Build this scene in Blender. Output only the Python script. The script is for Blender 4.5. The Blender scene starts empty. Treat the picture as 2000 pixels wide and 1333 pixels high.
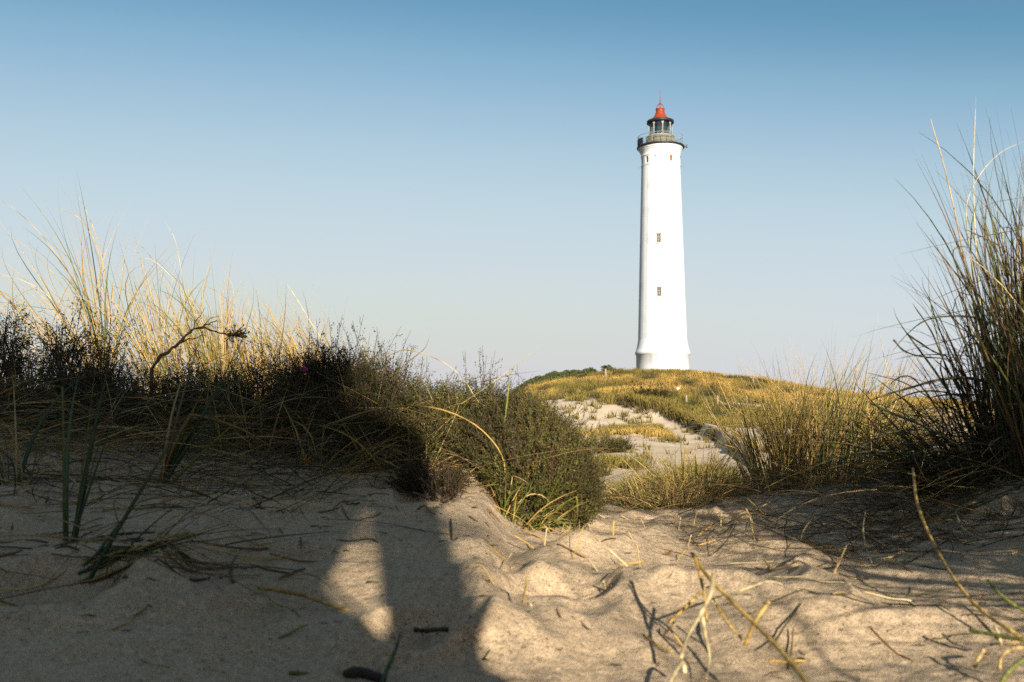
import bpy, math, random
import numpy as np
R = math.radians
scene = bpy.context.scene
# ------------------------------------------------------------------ camera, sky, sun, exposure
SUN_AZ, SUN_EL = 14.0, 18.0            # degrees: azimuth to the right of straight behind the camera, height
CAM = np.array([0.0, 0.0, 0.32]); PITCH = R(3.8); FPX = 1944.0
cam_data = bpy.data.cameras.new("camera"); cam = bpy.data.objects.new("camera", cam_data)
scene.collection.objects.link(cam); scene.camera = cam
cam.location = CAM; cam.rotation_euler = (R(90) + PITCH, 0, 0)
cam_data.sensor_width = 36; cam_data.lens = 35; cam_data.clip_start = 0.02; cam_data.clip_end = 8000
cam_data.dof.use_dof = True; cam_data.dof.focus_distance = 5.0; cam_data.dof.aperture_fstop = 9.0
world = bpy.data.worlds.new("World"); scene.world = world; world.use_nodes = True
wn, wl = world.node_tree.nodes, world.node_tree.links
sky = wn.new("ShaderNodeTexSky"); sky.sky_type = 'NISHITA'; sky.sun_disc = False
sky.sun_elevation = R(SUN_EL); sky.sun_rotation = R(180 - SUN_AZ)
sky.altitude = 0; sky.air_density = 0.6; sky.dust_density = 0.3; sky.ozone_density = 1.0
def _scale(k):
    n = wn.new("ShaderNodeVectorMath"); n.operation = 'SCALE'; n.inputs[3].default_value = k; return n
s_in, s_out, tone = _scale(.1), _scale(9.01), wn.new("ShaderNodeRGBCurve")        # the film's response to the sky
tone.mapping.use_clip = False
for ch, pts in enumerate((((0, .07), (.09, .073), (.118, .077), (.135, .124), (.158, .184), (.189, .241), (.235, .296), (.305, .335), (.41, .361), (.572, .369), (1, .373), (6, 3.2)),
                          ((0, .10), (.16, .145), (.201, .184), (.228, .238), (.266, .286), (.316, .336), (.385, .374), (.487, .389), (.627, .398), (.801, .381), (1, .36), (6, 1.9)),
                          ((0, .16), (.29, .23), (.364, .286), (.407, .335), (.465, .377), (.536, .401), (.627, .420), (.80, .410), (.865, .390), (.93, .370), (1.05, .35), (6, 1.3)))):
    cv = tone.mapping.curves[ch].points
    cv[0].location = pts[0]; cv[1].location = pts[-1]
    for p in pts[1:-1]: cv.new(*p)
tone.mapping.update()
wl.new(sky.outputs[0], s_in.inputs[0]); wl.new(s_in.outputs[0], tone.inputs[1]); wl.new(tone.outputs[0], s_out.inputs[0])
wl.new(s_out.outputs[0], wn["Background"].inputs[0]); wn["Background"].inputs[1].default_value = 0.1
sun_data = bpy.data.lights.new("sun", 'SUN'); sun = bpy.data.objects.new("sun", sun_data)
scene.collection.objects.link(sun)
sun_data.energy = 5.0; sun_data.angle = R(0.55); sun_data.color = (1.0, 0.96, 0.88)
TO_SUN = np.array([math.sin(R(SUN_AZ)) * math.cos(R(SUN_EL)), -math.cos(R(SUN_AZ)) * math.cos(R(SUN_EL)), math.sin(R(SUN_EL))])
from mathutils import Vector, Matrix
sun.rotation_euler = Vector(TO_SUN).to_track_quat('Z', 'Y').to_euler()
scene.view_settings.view_transform = 'Standard'; scene.view_settings.look = 'None'
scene.view_settings.exposure = 1.0; scene.view_settings.gamma = 1.0
scene.cycles.use_denoising = False; scene.cycles.max_bounces = 6; scene.cycles.transparent_max_bounces = 12

# ------------------------------------------------------------------ pixel <-> world
ct, st = math.cos(PITCH), math.sin(PITCH)
def at(px, py, Y):
    a, b = (px - 1000) / FPX, -(py - 666.5) / FPX
    d = np.array([a, ct - b * st, st + b * ct])
    return CAM + d * (Y / d[1])
def to_px(P):
    P = np.atleast_2d(P) - CAM
    f = P[:, 1] * ct + P[:, 2] * st; u = -P[:, 1] * st + P[:, 2] * ct
    return 1000 + FPX * P[:, 0] / f, 666.5 - FPX * u / f
# ------------------------------------------------------------------ noise and terrain height
def _hash(i, j, seed):
    h = (i.astype(np.int64) * 374761393 + j.astype(np.int64) * 668265263 + seed * 1442695041) & 0x7fffffff
    h = ((h ^ (h >> 13)) * 1274126177) & 0x7fffffff
    return ((h ^ (h >> 16)) & 0xffff) / 65535.0
def vnoise(x, y, seed=0):
    i, j = np.floor(x), np.floor(y); fx, fy = x - i, y - j
    fx = fx * fx * fx * (fx * (fx * 6 - 15) + 10); fy = fy * fy * fy * (fy * (fy * 6 - 15) + 10)
    a, b, c, d = _hash(i, j, seed), _hash(i + 1, j, seed), _hash(i, j + 1, seed), _hash(i + 1, j + 1, seed)
    return (a + (b - a) * fx) * (1 - fy) + (c + (d - c) * fx) * fy - 0.5
def fbm(x, y, seed=0, octv=4, gain=0.5):
    s, a = 0, 1.0
    for k in range(octv):
        s = s + a * vnoise(x * 2 ** k + 17.3 * k, y * 2 ** k - 9.1 * k, seed + k); a *= gain
    return s
COLS = [-180, -130, -100, -70, ('p', -700), ('p', 0), ('p', 300), ('p', 600), ('p', 850), ('p', 930), ('p', 1000), ('p', 1040), ('p', 1080), ('p', 1150), ('p', 1300), ('p', 1450), ('p', 1600), ('p', 1800), ('p', 2000), ('p', 2600), 70, 100, 130, 180]
ANG = np.array([math.degrees(math.atan((c[1] - 1000) / FPX)) if isinstance(c, tuple) else c for c in COLS], float)
RK = np.array([0.2, 0.5, 1.15, 1.7, 2.4, 3.0, 3.6, 4.5, 6, 9, 14, 30, 44, 56, 75, 100, 130, 150, 220, 400, 1500], float)
def colz(n):
    back = [0, 0, .0, .02, .05, .1, .15, .2, .3, .4, .5, .5, .5, .5, .5, .5, .5, .5, .4, .2, 0]
    T = {
     'L': [0, 0.01, 0.03, 0.09, 0.15, 0.22, 0.3, 0.38, 0.42, 0.3, 0, -0.3, -0.3, -0.3, -0.2, 0, 0, 0, 0, 0, 0],
     'L6': [0, 0.01, 0.02, 0.08, 0.13, 0.19, 0.27, 0.34, 0.34, 0.2, -0.1, -0.5, -0.4, -0.3, -0.2, 0, 0, 0, 0, 0, 0],
     'L85': [0, 0.01, 0.02, 0.08, 0.13, 0.17, 0.22, 0.25, 0.15, 0, -0.3, -0.6, -0.45, -0.3, 0, 0.2, 0.3, 0.3, 0.2, 0, 0],
     'C0': [0, 0.01, 0.02, 0.03, 0.06, 0.08, 0.08, 0.05, -0.15, -0.4, -0.6, -0.65, -0.275, 0.1, 0.5, 0.9, 1.3, 1.6, 1, 0, 0],
     'C04': [0, 0.01, 0.02, 0.03, 0.04, 0.05, 0.04, -0.05, -0.25, -0.45, -0.6, -0.65, -0.6, 0.45, 0.9, 2, 2.9, 3.25, 2.2, 0, 0],
     'C08': [0, 0.01, 0.02, 0.03, 0.03, 0.03, 0.01, -0.1, -0.3, -0.5, -0.6, -0.65, -0.72, 0.6, 1.1, 2.38, 3.8, 4.1, 2.7, 0, 0],
     'C15': [0, 0.01, 0.01, 0.02, 0.02, 0, -0.02, -0.14, -0.35, -0.5, -0.6, -0.65, -0.76, 0.66, 1.15, 2.7, 4.35, 4.7, 3, 0, 0],
     'C30': [0, 0.01, 0.01, 0.01, 0.01, 0, -0.03, -0.15, -0.35, -0.5, -0.6, -0.65, -0.76, 0.66, 1.2, 2.86, 4.65, 4.95, 3, 0, 0],
     'R45': [0, 0.01, 0.01, 0.01, 0.01, 0.02, -0, -0.1, -0.33, -0.5, -0.6, -0.6, -0.6, 0.5, 1.2, 2.5, 3.85, 4.1, 2.6, 0, 0],
     'R60': [0, 0.01, 0.01, 0.01, 0.02, 0.04, 0.03, -0.05, -0.25, -0.45, -0.5, -0.4, -0.05, 0.3, 0.9, 1.56, 2.2, 2.3, 1.5, 0, 0],
     'R80': [0, 0.01, 0.01, 0.02, 0.06, 0.1, 0.12, 0.08, -0.1, -0.3, -0.4, -0.25, -0.075, 0.1, 0.35, 0.45, 0.4, 0.3, 0.2, 0, 0],
     'R20': [0, 0.01, 0.01, 0.04, 0.14, 0.25, 0.3, 0.3, 0.2, -0, -0.2, -0.2, -0.1, 0, 0.1, 0.1, 0, 0, 0, 0, 0],
     'R26': [0, 0.01, 0.04, 0.15, 0.3, 0.42, 0.5, 0.5, 0.4, 0.2, 0, 0, 0, 0, 0, 0, 0, 0, 0, 0, 0],
    }
    order = [back, back, back, 'L', 'L', 'L', 'L', 'L6', 'L85', 'L85', 'C0', 'C04', 'C08', 'C15', 'C30', 'R45', 'R60', 'R80', 'R20', 'R26', 'R26', back, back, back]
    return [T[o] if isinstance(o, str) else o for o in order]
ZT = np.array(colz(0), float)
def _cubic(xk, Z, xq):                       # Catmull-Rom along the last axis
    k = np.clip(np.searchsorted(xk, xq) - 1, 0, len(xk) - 2); t = (xq - xk[k]) / (xk[k + 1] - xk[k]); t = np.clip(t, 0, 1)
    m = np.zeros_like(Z)
    d = np.diff(Z, axis=-1) / np.diff(xk); m[..., 1:-1] = np.where(d[..., 1:] * d[..., :-1] > 0, 2 * d[..., 1:] * d[..., :-1] / (d[..., 1:] + d[..., :-1] + 1e-12), 0); m[..., 0] = d[..., 0]; m[..., -1] = d[..., -1]
    h = xk[k + 1] - xk[k]
    return (2 * t**3 - 3 * t**2 + 1) * Z[..., k] + (t**3 - 2 * t**2 + t) * h * m[..., k] + (-2 * t**3 + 3 * t**2) * Z[..., k + 1] + (t**3 - t**2) * h * m[..., k + 1]
GA = np.concatenate([np.linspace(-180, -40, 71)[:-1], np.linspace(-40, 45, 341), np.linspace(45, 180, 69)[1:]])
GR = np.linspace(math.log(.2), math.log(1500), 500)
_z = _cubic(np.log(RK), ZT, GR)              # (cols, r)
ZG = _cubic(ANG, _z.T.copy(), GA).T          # (angle, r)
def _base(x, y):
    a = np.degrees(np.arctan2(x, y)); lr = np.log(np.clip(np.hypot(x, y), .2, 1499))
    ia = np.clip(np.searchsorted(GA, a) - 1, 0, len(GA) - 2); fa = np.clip((a - GA[ia]) / (GA[ia + 1] - GA[ia]), 0, 1)
    g = (lr - GR[0]) / (GR[1] - GR[0]); ir = np.clip(g.astype(int), 0, len(GR) - 2); fr = np.clip(g - ir, 0, 1)
    return (ZG[ia, ir] * (1 - fr) + ZG[ia, ir + 1] * fr) * (1 - fa) + (ZG[ia + 1, ir] * (1 - fr) + ZG[ia + 1, ir + 1] * fr) * fa
def seg_d(x, y, pts):                        # distance to a polyline
    best = np.full(np.shape(x), 1e9)
    for (x0, y0), (x1, y1) in zip(pts[:-1], pts[1:]):
        dx, dy = x1 - x0, y1 - y0; t = np.clip(((x - x0) * dx + (y - y0) * dy) / (dx * dx + dy * dy), 0, 1)
        best = np.minimum(best, np.hypot(x - x0 - t * dx, y - y0 - t * dy))
    return best
def gxy(px, py, z=0.01):                     # where a pixel's ray meets the level z
    d = at(px, py, 1.0) - CAM; t = (z - CAM[2]) / d[2]
    return (float(d[0] * t), float(d[1] * t))
RIDGES = [  # crest polylines in metres, height, width on the near side, width on the far (lee) side
 ([gxy(1005, 1285), gxy(1150, 1275), gxy(1250, 1225), gxy(1345, 1205), gxy(1450, 1225)], .030, .10),
 ([gxy(1120, 1128), gxy(1240, 1108), gxy(1290, 1085), gxy(1320, 1068), gxy(1360, 1082), gxy(1430, 1096), gxy(1520, 1110)], .052, .10),
 ([gxy(960, 1200), gxy(1100, 1170), gxy(1250, 1185), gxy(1330, 1160)], .022, .09),
 ([gxy(1540, 1200), gxy(1650, 1150), gxy(1800, 1165), gxy(1950, 1190)], .026, .10),
 ([gxy(1500, 1265), gxy(1700, 1262), gxy(1900, 1250), gxy(2100, 1240)], .020, .08),
 ([gxy(930, 1105), gxy(1040, 1100), gxy(1140, 1128)], .02, .10),
]
_rp = random.Random(5)
PITS = [(_rp.uniform(-1.2, 1.5), _rp.uniform(.9, 3.2), _rp.uniform(.045, .11), _rp.uniform(.012, .034)) for _ in range(46)]
PITS = [q for q in PITS if not (q[0] > .3 and q[1] < 1.75)]
SHADE_DUNES = [(-1.2, -3.2, 2.2, 1.35, 2.92), (2.3, .3, 1.05, .8, .70)]   # unseen dune shoulders added for shade behind and beside the camera: x, y, sx, sy, height
def ground(x, y):
    x = np.asarray(x, float); y = np.asarray(y, float); shp = np.broadcast(x, y).shape
    x = np.broadcast_to(x, shp); y = np.broadcast_to(y, shp); r = np.hypot(x, y)
    z = _base(x, y)
    for (dx, dy, sx, sy, h) in SHADE_DUNES: z = z + h * np.exp(-(((x - dx) / sx) ** 2 + ((y - dy) / sy) ** 2) ** 3)
    near = np.exp(-(r / 4.5) ** 4)
    m = near > .004
    if m.any():
        xs, ys = x[m], y[m]; d = np.zeros(xs.shape)
        for pts, h, w in RIDGES:
            q = seg_d(xs + .03 * vnoise(xs * 9, ys * 9, 3), ys + .03 * vnoise(xs * 9, ys * 9, 4), pts); d += h * 1.3 * np.exp(-(q / w) ** 1.12)
        for (px, py, pr, ph) in PITS:
            q = np.hypot(xs - px, (ys - py)) / pr; q = q * (1 + .5 * vnoise(xs * 14 + px * 50, ys * 14, 8)); d += ph * (-np.exp(-q ** 4 * 1.2) + .55 * np.exp(-(np.abs(q - 1.2) / .35) ** 1.4))
        d += 0.022 * fbm(xs * 2.2, ys * 2.2, 11, 3) + .010 * fbm(xs * 8, ys * 8, 21, 3) + .020 * (1 - np.abs(fbm(xs * 3.1, ys * 3.8, 25, 2)) * 2.2).clip(0, 1) ** 4 + .0028 * fbm(xs * 45, ys * 45, 31, 2)
        z = z.copy(); z[m] += d * near[m]
    far = np.clip((r - 4) / 8, 0, 1)
    z = z + far * ((.42 * fbm(x * .14, y * .14, 41, 4) + .18 * np.abs(fbm(x * .45, y * .30, 45, 3))) * np.clip(r / 70, .2, 1) + .10 * fbm(x * .9, y * .6, 51, 3) * np.clip(r / 40, .3, 1))
    q = (y > 15) & (y < 110) & (np.abs(x) < y * .6)
    if q.any():                              # the little scarp where the path has cut into the hillside
        px, py = to_px(np.c_[x[q], y[q], z[q]]); up = np.interp(px, [1160, 1225, 1290, 1340, 1390, 1430, 1480], [781, 793, 809, 833, 852, 876, 915]); s = np.clip((up - py + 6) / 9, 0, 1); w = np.clip((px - 1190) / 40, 0, 1) * np.clip((1500 - px) / 60, 0, 1)
        z = z.copy(); z[q] += w * .35 * (s * s * (3 - 2 * s)) * np.exp(-np.clip(up - py, 0, None) / 26)
    return z
def g1(x, y): return float(ground(np.array([x]), np.array([y]))[0])
# ------------------------------------------------------------------ mesh, material and tagging helpers
rng = np.random.default_rng(7)
def tag(o, label=None, cat=None, group=None, kind=None):
    if label: o["label"] = label
    if cat: o["category"] = cat
    if group: o["group"] = group
    if kind: o["kind"] = kind
    return o
def empty(name, loc, label, cat, group=None):
    o = bpy.data.objects.new(name, None); scene.collection.objects.link(o); o.location = loc; o.empty_display_size = .1
    return tag(o, label, cat, group)
def mesh(name, V, F, mat, col=None, parent=None, origin=(0, 0, 0), smooth=True):
    """V in world metres; F one array of quads/tris or a list of such arrays; col per vertex."""
    V = np.asarray(V, np.float32) - np.asarray(origin, np.float32)
    Fs = F if isinstance(F, list) else [F]
    Fs = [np.asarray(f, np.int32) for f in Fs if len(f)]
    me = bpy.data.meshes.new(name); me.vertices.add(len(V)); me.vertices.foreach_set("co", V.ravel())
    loops = np.concatenate([f.ravel() for f in Fs]); tot = np.concatenate([np.full(len(f), f.shape[1], np.int32) for f in Fs])
    me.loops.add(len(loops)); me.loops.foreach_set("vertex_index", loops)
    me.polygons.add(len(tot)); me.polygons.foreach_set("loop_start", np.concatenate([[0], np.cumsum(tot)[:-1]]).astype(np.int32)); me.polygons.foreach_set("loop_total", tot)
    me.polygons.foreach_set("use_smooth", np.full(len(tot), smooth))
    if col is not None:
        a = me.color_attributes.new("col", 'FLOAT_COLOR', 'POINT'); c = np.ones((len(V), 4), np.float32); c[:, :3] = col; a.data.foreach_set("color", c.ravel())
    me.update(calc_edges=True); me.validate()
    if mat: me.materials.append(mat)
    o = bpy.data.objects.new(name, me); scene.collection.objects.link(o)
    if parent is not None: o.parent = parent
    else: o.location = origin
    return o
class Bag:                                                   # collects shapes for ONE mesh
    def __init__(s): s.V, s.Q, s.T, s.C, s.n = [], [], [], [], 0
    def add(s, V, Q=None, T=None, C=None):
        V = np.asarray(V, float).reshape(-1, 3)
        if Q is not None and len(Q): s.Q.append(np.asarray(Q) + s.n)
        if T is not None and len(T): s.T.append(np.asarray(T) + s.n)
        s.C.append(np.broadcast_to(np.asarray(C if C is not None else (.5, .5, .5), float), V.shape)); s.V.append(V); s.n += len(V); return s
    def build(s, name, mat, parent=None, origin=(0, 0, 0), smooth=True):
        F = ([np.concatenate(s.Q)] if s.Q else []) + ([np.concatenate(s.T)] if s.T else [])
        return mesh(name, np.concatenate(s.V), F, mat, np.concatenate(s.C), parent, origin, smooth)
    def box(s, c, h, C=None, rot=0.0):
        v = np.array([[i, j, k] for i in (-1, 1) for j in (-1, 1) for k in (-1, 1)], float) * np.asarray(h)
        cr, sr = math.cos(rot), math.sin(rot); v = np.c_[v[:, 0] * cr - v[:, 1] * sr, v[:, 0] * sr + v[:, 1] * cr, v[:, 2]] + np.asarray(c)
        return s.add(v, [[0, 1, 3, 2], [4, 6, 7, 5], [0, 4, 5, 1], [2, 3, 7, 6], [0, 2, 6, 4], [1, 5, 7, 3]], None, C)
    def tube(s, P, r, sides=6, C=None):
        P = np.asarray(P, float); n = len(P); r = np.broadcast_to(np.asarray(r, float), (n,))
        t = np.gradient(P, axis=0); t /= np.linalg.norm(t, axis=1)[:, None] + 1e-12
        a = np.array([0, 0, 1.]) if abs(t[0, 2]) < .9 else np.array([1., 0, 0]); fr = []
        for k in range(n):
            a = a - t[k] * (a @ t[k]); a /= np.linalg.norm(a) + 1e-12; fr.append((a, np.cross(t[k], a)))
        A = np.array([f[0] for f in fr]); B = np.array([f[1] for f in fr]); th = np.arange(sides) * 2 * np.pi / sides
        V = P[:, None] + r[:, None, None] * (np.cos(th)[None, :, None] * A[:, None] + np.sin(th)[None, :, None] * B[:, None])
        i = np.arange(n - 1)[:, None] * sides; j = np.arange(sides)[None]; j2 = (j + 1) % sides
        Q = np.stack([i + j, i + j2, i + sides + j2, i + sides + j], -1).reshape(-1, 4)
        V = np.concatenate([V.reshape(-1, 3), P[:1], P[-1:]]); m = n * sides
        jj = np.arange(sides); T = np.concatenate([np.c_[(jj + 1) % sides, jj, np.full(sides, m)], np.c_[m - sides + jj, m - sides + (jj + 1) % sides, np.full(sides, m + 1)]])
        if C is not None and np.ndim(C) == 2: C = np.concatenate([np.repeat(C, sides, 0), C[:1], C[-1:]])
        return s.add(V, Q, T, C)
    def lathe(s, prof, c, n=48, C=None, rfun=None, angs=None, closed=True):      # prof: (r, z) from bottom to top
        th = np.linspace(0, 2 * np.pi, n, endpoint=False) if angs is None else np.asarray(angs); n = len(th); m = len(prof)
        rr = np.array([p[0] for p in prof])[:, None] * np.ones(n); zz = np.array([p[1] for p in prof])[:, None] * np.ones(n)
        if rfun is not None: rr = rfun(rr, zz, th)
        V = np.stack([c[0] + rr * np.cos(th), c[1] + rr * np.sin(th), zz], -1).reshape(-1, 3)
        i = np.arange(m - 1)[:, None] * n; j = np.arange(n)[None]; j2 = (j + 1) % n
        Q = np.stack([i + j, i + j2, i + n + j2, i + n + j], -1).reshape(-1, 4)
        return s.add(V, Q, None, C)
def catmull(P, n):
    P = np.asarray(P, float); P = np.concatenate([2 * P[:1] - P[1:2], P, 2 * P[-1:] - P[-2:-1]])
    t = np.linspace(0, len(P) - 3 - 1e-6, n); i = t.astype(int); f = (t - i)[:, None]
    a, b, c, d = P[i], P[i + 1], P[i + 2], P[i + 3]
    return .5 * (2 * b + (c - a) * f + (2 * a - 5 * b + 4 * c - d) * f**2 + (3 * b - a - 3 * c + d) * f**3)

def mat(name, col=None, rough=.8, attr=False, trans=0.0, metal=0.0, noise=0.0, nscale=40.0, bump=0.0, spec=.3):
    m = bpy.data.materials.new(name); m.use_nodes = True; N, L = m.node_tree.nodes, m.node_tree.links
    b = N["Principled BSDF"]; b.inputs["Roughness"].default_value = rough; b.inputs["Metallic"].default_value = metal; b.inputs["Specular IOR Level"].default_value = spec
    src = None
    if attr:
        a = N.new("ShaderNodeVertexColor"); a.layer_name = "col"; src = a.outputs[0]
    elif col: b.inputs["Base Color"].default_value = (*col, 1)
    tc = N.new("ShaderNodeTexCoord"); nz = N.new("ShaderNodeTexNoise"); nz.inputs["Scale"].default_value = nscale; nz.inputs["Detail"].default_value = 5
    L.new(tc.outputs["Object"], nz.inputs["Vector"])
    if noise:
        mr = N.new("ShaderNodeMapRange"); mr.inputs["From Min"].default_value = .25; mr.inputs["From Max"].default_value = .75; mr.inputs["To Min"].default_value = 1 - noise; mr.inputs["To Max"].default_value = 1 + noise
        L.new(nz.outputs[0], mr.inputs[0]); mx = N.new("ShaderNodeMix"); mx.data_type = 'RGBA'; mx.blend_type = 'MULTIPLY'; mx.inputs[0].default_value = 1
        if src: L.new(src, mx.inputs[6])
        else: mx.inputs[6].default_value = (*col, 1)
        L.new(mr.outputs[0], mx.inputs[7]); src = mx.outputs[2]
    if src: L.new(src, b.inputs["Base Color"])
    if bump:
        bp = N.new("ShaderNodeBump"); bp.inputs["Strength"].default_value = bump; bp.inputs["Distance"].default_value = .01; L.new(nz.outputs[0], bp.inputs["Height"]); L.new(bp.outputs[0], b.inputs["Normal"])
    if trans:
        tr = N.new("ShaderNodeBsdfTranslucent"); ms = N.new("ShaderNodeMixShader"); ms.inputs[0].default_value = trans
        if src: L.new(src, tr.inputs[0])
        else: tr.inputs[0].default_value = (*col, 1)
        L.new(b.outputs[0], ms.inputs[1]); L.new(tr.outputs[0], ms.inputs[2]); L.new(ms.outputs[0], N["Material Output"].inputs[0])
    return m
M_GRASS = mat("grass_blade", rough=.55, attr=True, trans=.18, noise=.18, nscale=60)
M_STALK = mat("dry_stalk", rough=.65, attr=True, noise=.25, nscale=90, bump=.3)
M_LEAF = mat("heather_leaf", rough=.7, attr=True, trans=.12)
M_WOOD = mat("woody_stem", rough=.85, attr=True, noise=.35, nscale=120, bump=.5)
M_HILL = mat("hill_grass", rough=.8, attr=True, trans=.15)
M_WHITE = mat("white_limewash", (.64, .63, .605), .75, noise=.05, nscale=.9, bump=.15)
M_RED = mat("red_lead_paint", (.25, .036, .009), .5, noise=.15, nscale=2)
M_BLACK = mat("black_iron", (.016, .017, .017), .5, noise=.3, nscale=3)
M_RAIL = mat("railing_steel", (.22, .24, .24), .45, noise=.2, nscale=5)
M_DRUM = mat("drum_cladding", (.17, .155, .10), .6, noise=.3, nscale=2.5)
M_CREAM = mat("cream_mullion", (.40, .37, .29), .55, noise=.1, nscale=4)
M_BROWNWOOD = mat("brown_window_wood", (.24, .12, .055), .6, noise=.2, nscale=5)
M_PANE = mat("window_pane", (.04, .05, .06), .08, spec=.6)
M_POST = mat("weathered_post", (.24, .175, .105), .85, noise=.3, nscale=15)
M_SIGNW = mat("white_sign_board", (.78, .77, .74), .6, noise=.08, nscale=8)
M_SIGND = mat("dark_sign_back", (.05, .05, .05), .6, noise=.2, nscale=8)
M_CLOTH = mat("dark_jacket", (.05, .06, .08), .9, noise=.2, nscale=30); M_SKIN = mat("skin", (.45, .28, .20), .6); M_HAIR = mat("hair", (.06, .04, .025), .7, noise=.3, nscale=80)
# lantern glass: clear with a reflection
M_GLASS = bpy.data.materials.new("lantern_glass"); M_GLASS.use_nodes = True
_N, _L = M_GLASS.node_tree.nodes, M_GLASS.node_tree.links
_t = _N.new("ShaderNodeBsdfTransparent"); _t.inputs[0].default_value = (.62, .66, .62, 1); _g = _N.new("ShaderNodeBsdfGlossy"); _g.inputs["Roughness"].default_value = .05
_m = _N.new("ShaderNodeMixShader"); _m.inputs[0].default_value = .14; _L.new(_t.outputs[0], _m.inputs[1]); _L.new(_g.outputs[0], _m.inputs[2]); _L.new(_m.outputs[0], _N["Material Output"].inputs[0])
M_LENS = mat("fresnel_lens", (.09, .11, .08), .15, noise=.5, nscale=3, spec=.8)

def weather(m, dark=(.34, .31, .26)):            # rain streaks and patched limewash
    N, L = m.node_tree.nodes, m.node_tree.links; B = N["Principled BSDF"]; src = B.inputs["Base Color"].links[0].from_socket
    tc = N.new("ShaderNodeTexCoord"); mp = N.new("ShaderNodeMapping"); mp.inputs["Scale"].default_value = (1.6, 1.6, .07); L.new(tc.outputs["Object"], mp.inputs[0])
    n1 = N.new("ShaderNodeTexNoise"); n1.inputs["Scale"].default_value = 1.3; n1.inputs["Detail"].default_value = 6; L.new(mp.outputs[0], n1.inputs["Vector"])
    n2 = N.new("ShaderNodeTexNoise"); n2.inputs["Scale"].default_value = .5; n2.inputs["Detail"].default_value = 4; L.new(tc.outputs["Object"], n2.inputs["Vector"])
    ad = N.new("ShaderNodeMath"); ad.operation = 'MULTIPLY'; L.new(n1.outputs[0], ad.inputs[0]); L.new(n2.outputs[0], ad.inputs[1])
    mr = N.new("ShaderNodeMapRange"); mr.inputs["From Min"].default_value = .27; mr.inputs["From Max"].default_value = .42; mr.inputs["To Max"].default_value = .42; L.new(ad.outputs[0], mr.inputs[0])
    mx = N.new("ShaderNodeMix"); mx.data_type = 'RGBA'; L.new(mr.outputs[0], mx.inputs[0]); L.new(src, mx.inputs[6]); mx.inputs[7].default_value = (*dark, 1); L.new(mx.outputs[2], B.inputs["Base Color"])
weather(M_WHITE)
# ------------------------------------------------------------------ the ground: one sheet to the horizon
def in_poly(px, py, poly):
    ins = np.zeros(np.shape(px), bool); n = len(poly)
    for k in range(n):
        (x0, y0), (x1, y1) = poly[k], poly[(k + 1) % n]
        c = ((y0 > py) != (y1 > py)); ins ^= c & (px < (x1 - x0) * (py - y0) / (y1 - y0 + 1e-9) + x0)
    return ins
SAND_POLY = [  # bare sand on the hill, as bearings from the camera laid on the ground
 [(1066, 792), (1085, 782), (1160, 781), (1200, 791), (1243, 797), (1258, 812), (1236, 836), (1180, 846), (1152, 862), (1150, 905), (1160, 932), (1205, 928), (1240, 945), (1175, 1000), (1090, 1010), (1070, 900), (1085, 840)],
 [(1225, 797), (1290, 812), (1340, 838), (1390, 856), (1428, 884), (1455, 930), (1500, 960), (1440, 960), (1395, 902), (1360, 878), (1320, 858), (1280, 838), (1240, 830)],
 [(1240, 925), (1300, 905), (1330, 930), (1280, 960)],
 [(1690, 838), (1760, 806), (1900, 802), (2100, 812), (2100, 900), (1700, 900)],
 [(1150, 845), (1250, 832), (1330, 860), (1310, 905), (1240, 955), (1180, 1010), (1130, 1010)]]
def veg_mask(x, y):                          # 1 = grass covered
    x = np.asarray(x, float); y = np.asarray(y, float); r = np.hypot(x, y); v = np.clip((r - 6) / 3, 0, 1)
    f = (y > 6) & (np.abs(x) < y * .6)
    if f.any():
        xs, ys = x[f], y[f]; px, py = to_px(np.c_[xs, ys, ground(xs, ys)])
        w = 30 * fbm(xs * .5 + ys * .02, ys * .3, 61, 5); px = px + w; py = py + w * .35
        s = np.zeros(xs.shape, bool)
        for P in SAND_POLY[:3]: s |= in_poly(px, py, P)
        s |= in_poly(px, py, SAND_POLY[4]) & (fbm(xs * .55, ys * .16, 68, 4) > .34)
        s2 = in_poly(px, py, SAND_POLY[3]) & (fbm(xs * .3, ys * .12, 66, 3) > -.22)
        dn = fbm(xs * .25, ys * .12, 81, 4); thin = np.where(ys < 56, np.clip((dn + .22 + .25 * fbm(xs * 1.7, ys * 1.2, 83, 2)) * 5, 0, 1), 1.0)
        patch = fbm(xs * .5, ys * .3, 71, 3) > .28
        vv = v[f] * thin; vv[s | s2] = 0; vv[patch & (ys < 30)] = 0; v[f] = vv
    return v
a_front = np.radians(np.linspace(-38, 38, 760)); a_back = np.radians(np.linspace(38, 322, 150))[1:-1]
AN = np.concatenate([a_front, a_back]); RR = np.exp(np.concatenate([np.linspace(math.log(.25), math.log(5), 520), np.linspace(math.log(5), math.log(180), 330)[1:], np.linspace(math.log(180), math.log(3000), 30)[1:]]))
na, nr = len(AN), len(RR)
GX = (RR[:, None] * np.sin(AN)[None]).ravel(); GY = (RR[:, None] * np.cos(AN)[None]).ravel(); GZ = ground(GX, GY)
i = np.arange(nr - 1)[:, None] * na; j = np.arange(na)[None]; j2 = (j + 1) % na
FQ = np.stack([i + j, i + j2, i + na + j2, i + na + j], -1).reshape(-1, 4)[:, ::-1]
V = np.concatenate([np.c_[GX, GY, GZ], [[0, 0, g1(0, .01)]]]); FT = np.c_[np.arange(na), (np.arange(na) + 1) % na, np.full(na, nr * na)][:, ::-1]
veg = np.concatenate([veg_mask(GX, GY), [0]]); pale = np.clip((np.hypot(V[:, 0], V[:, 1]) - 7) / 12, 0, 1)
M_SAND = bpy.data.materials.new("dune_sand"); M_SAND.use_nodes = True
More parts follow.
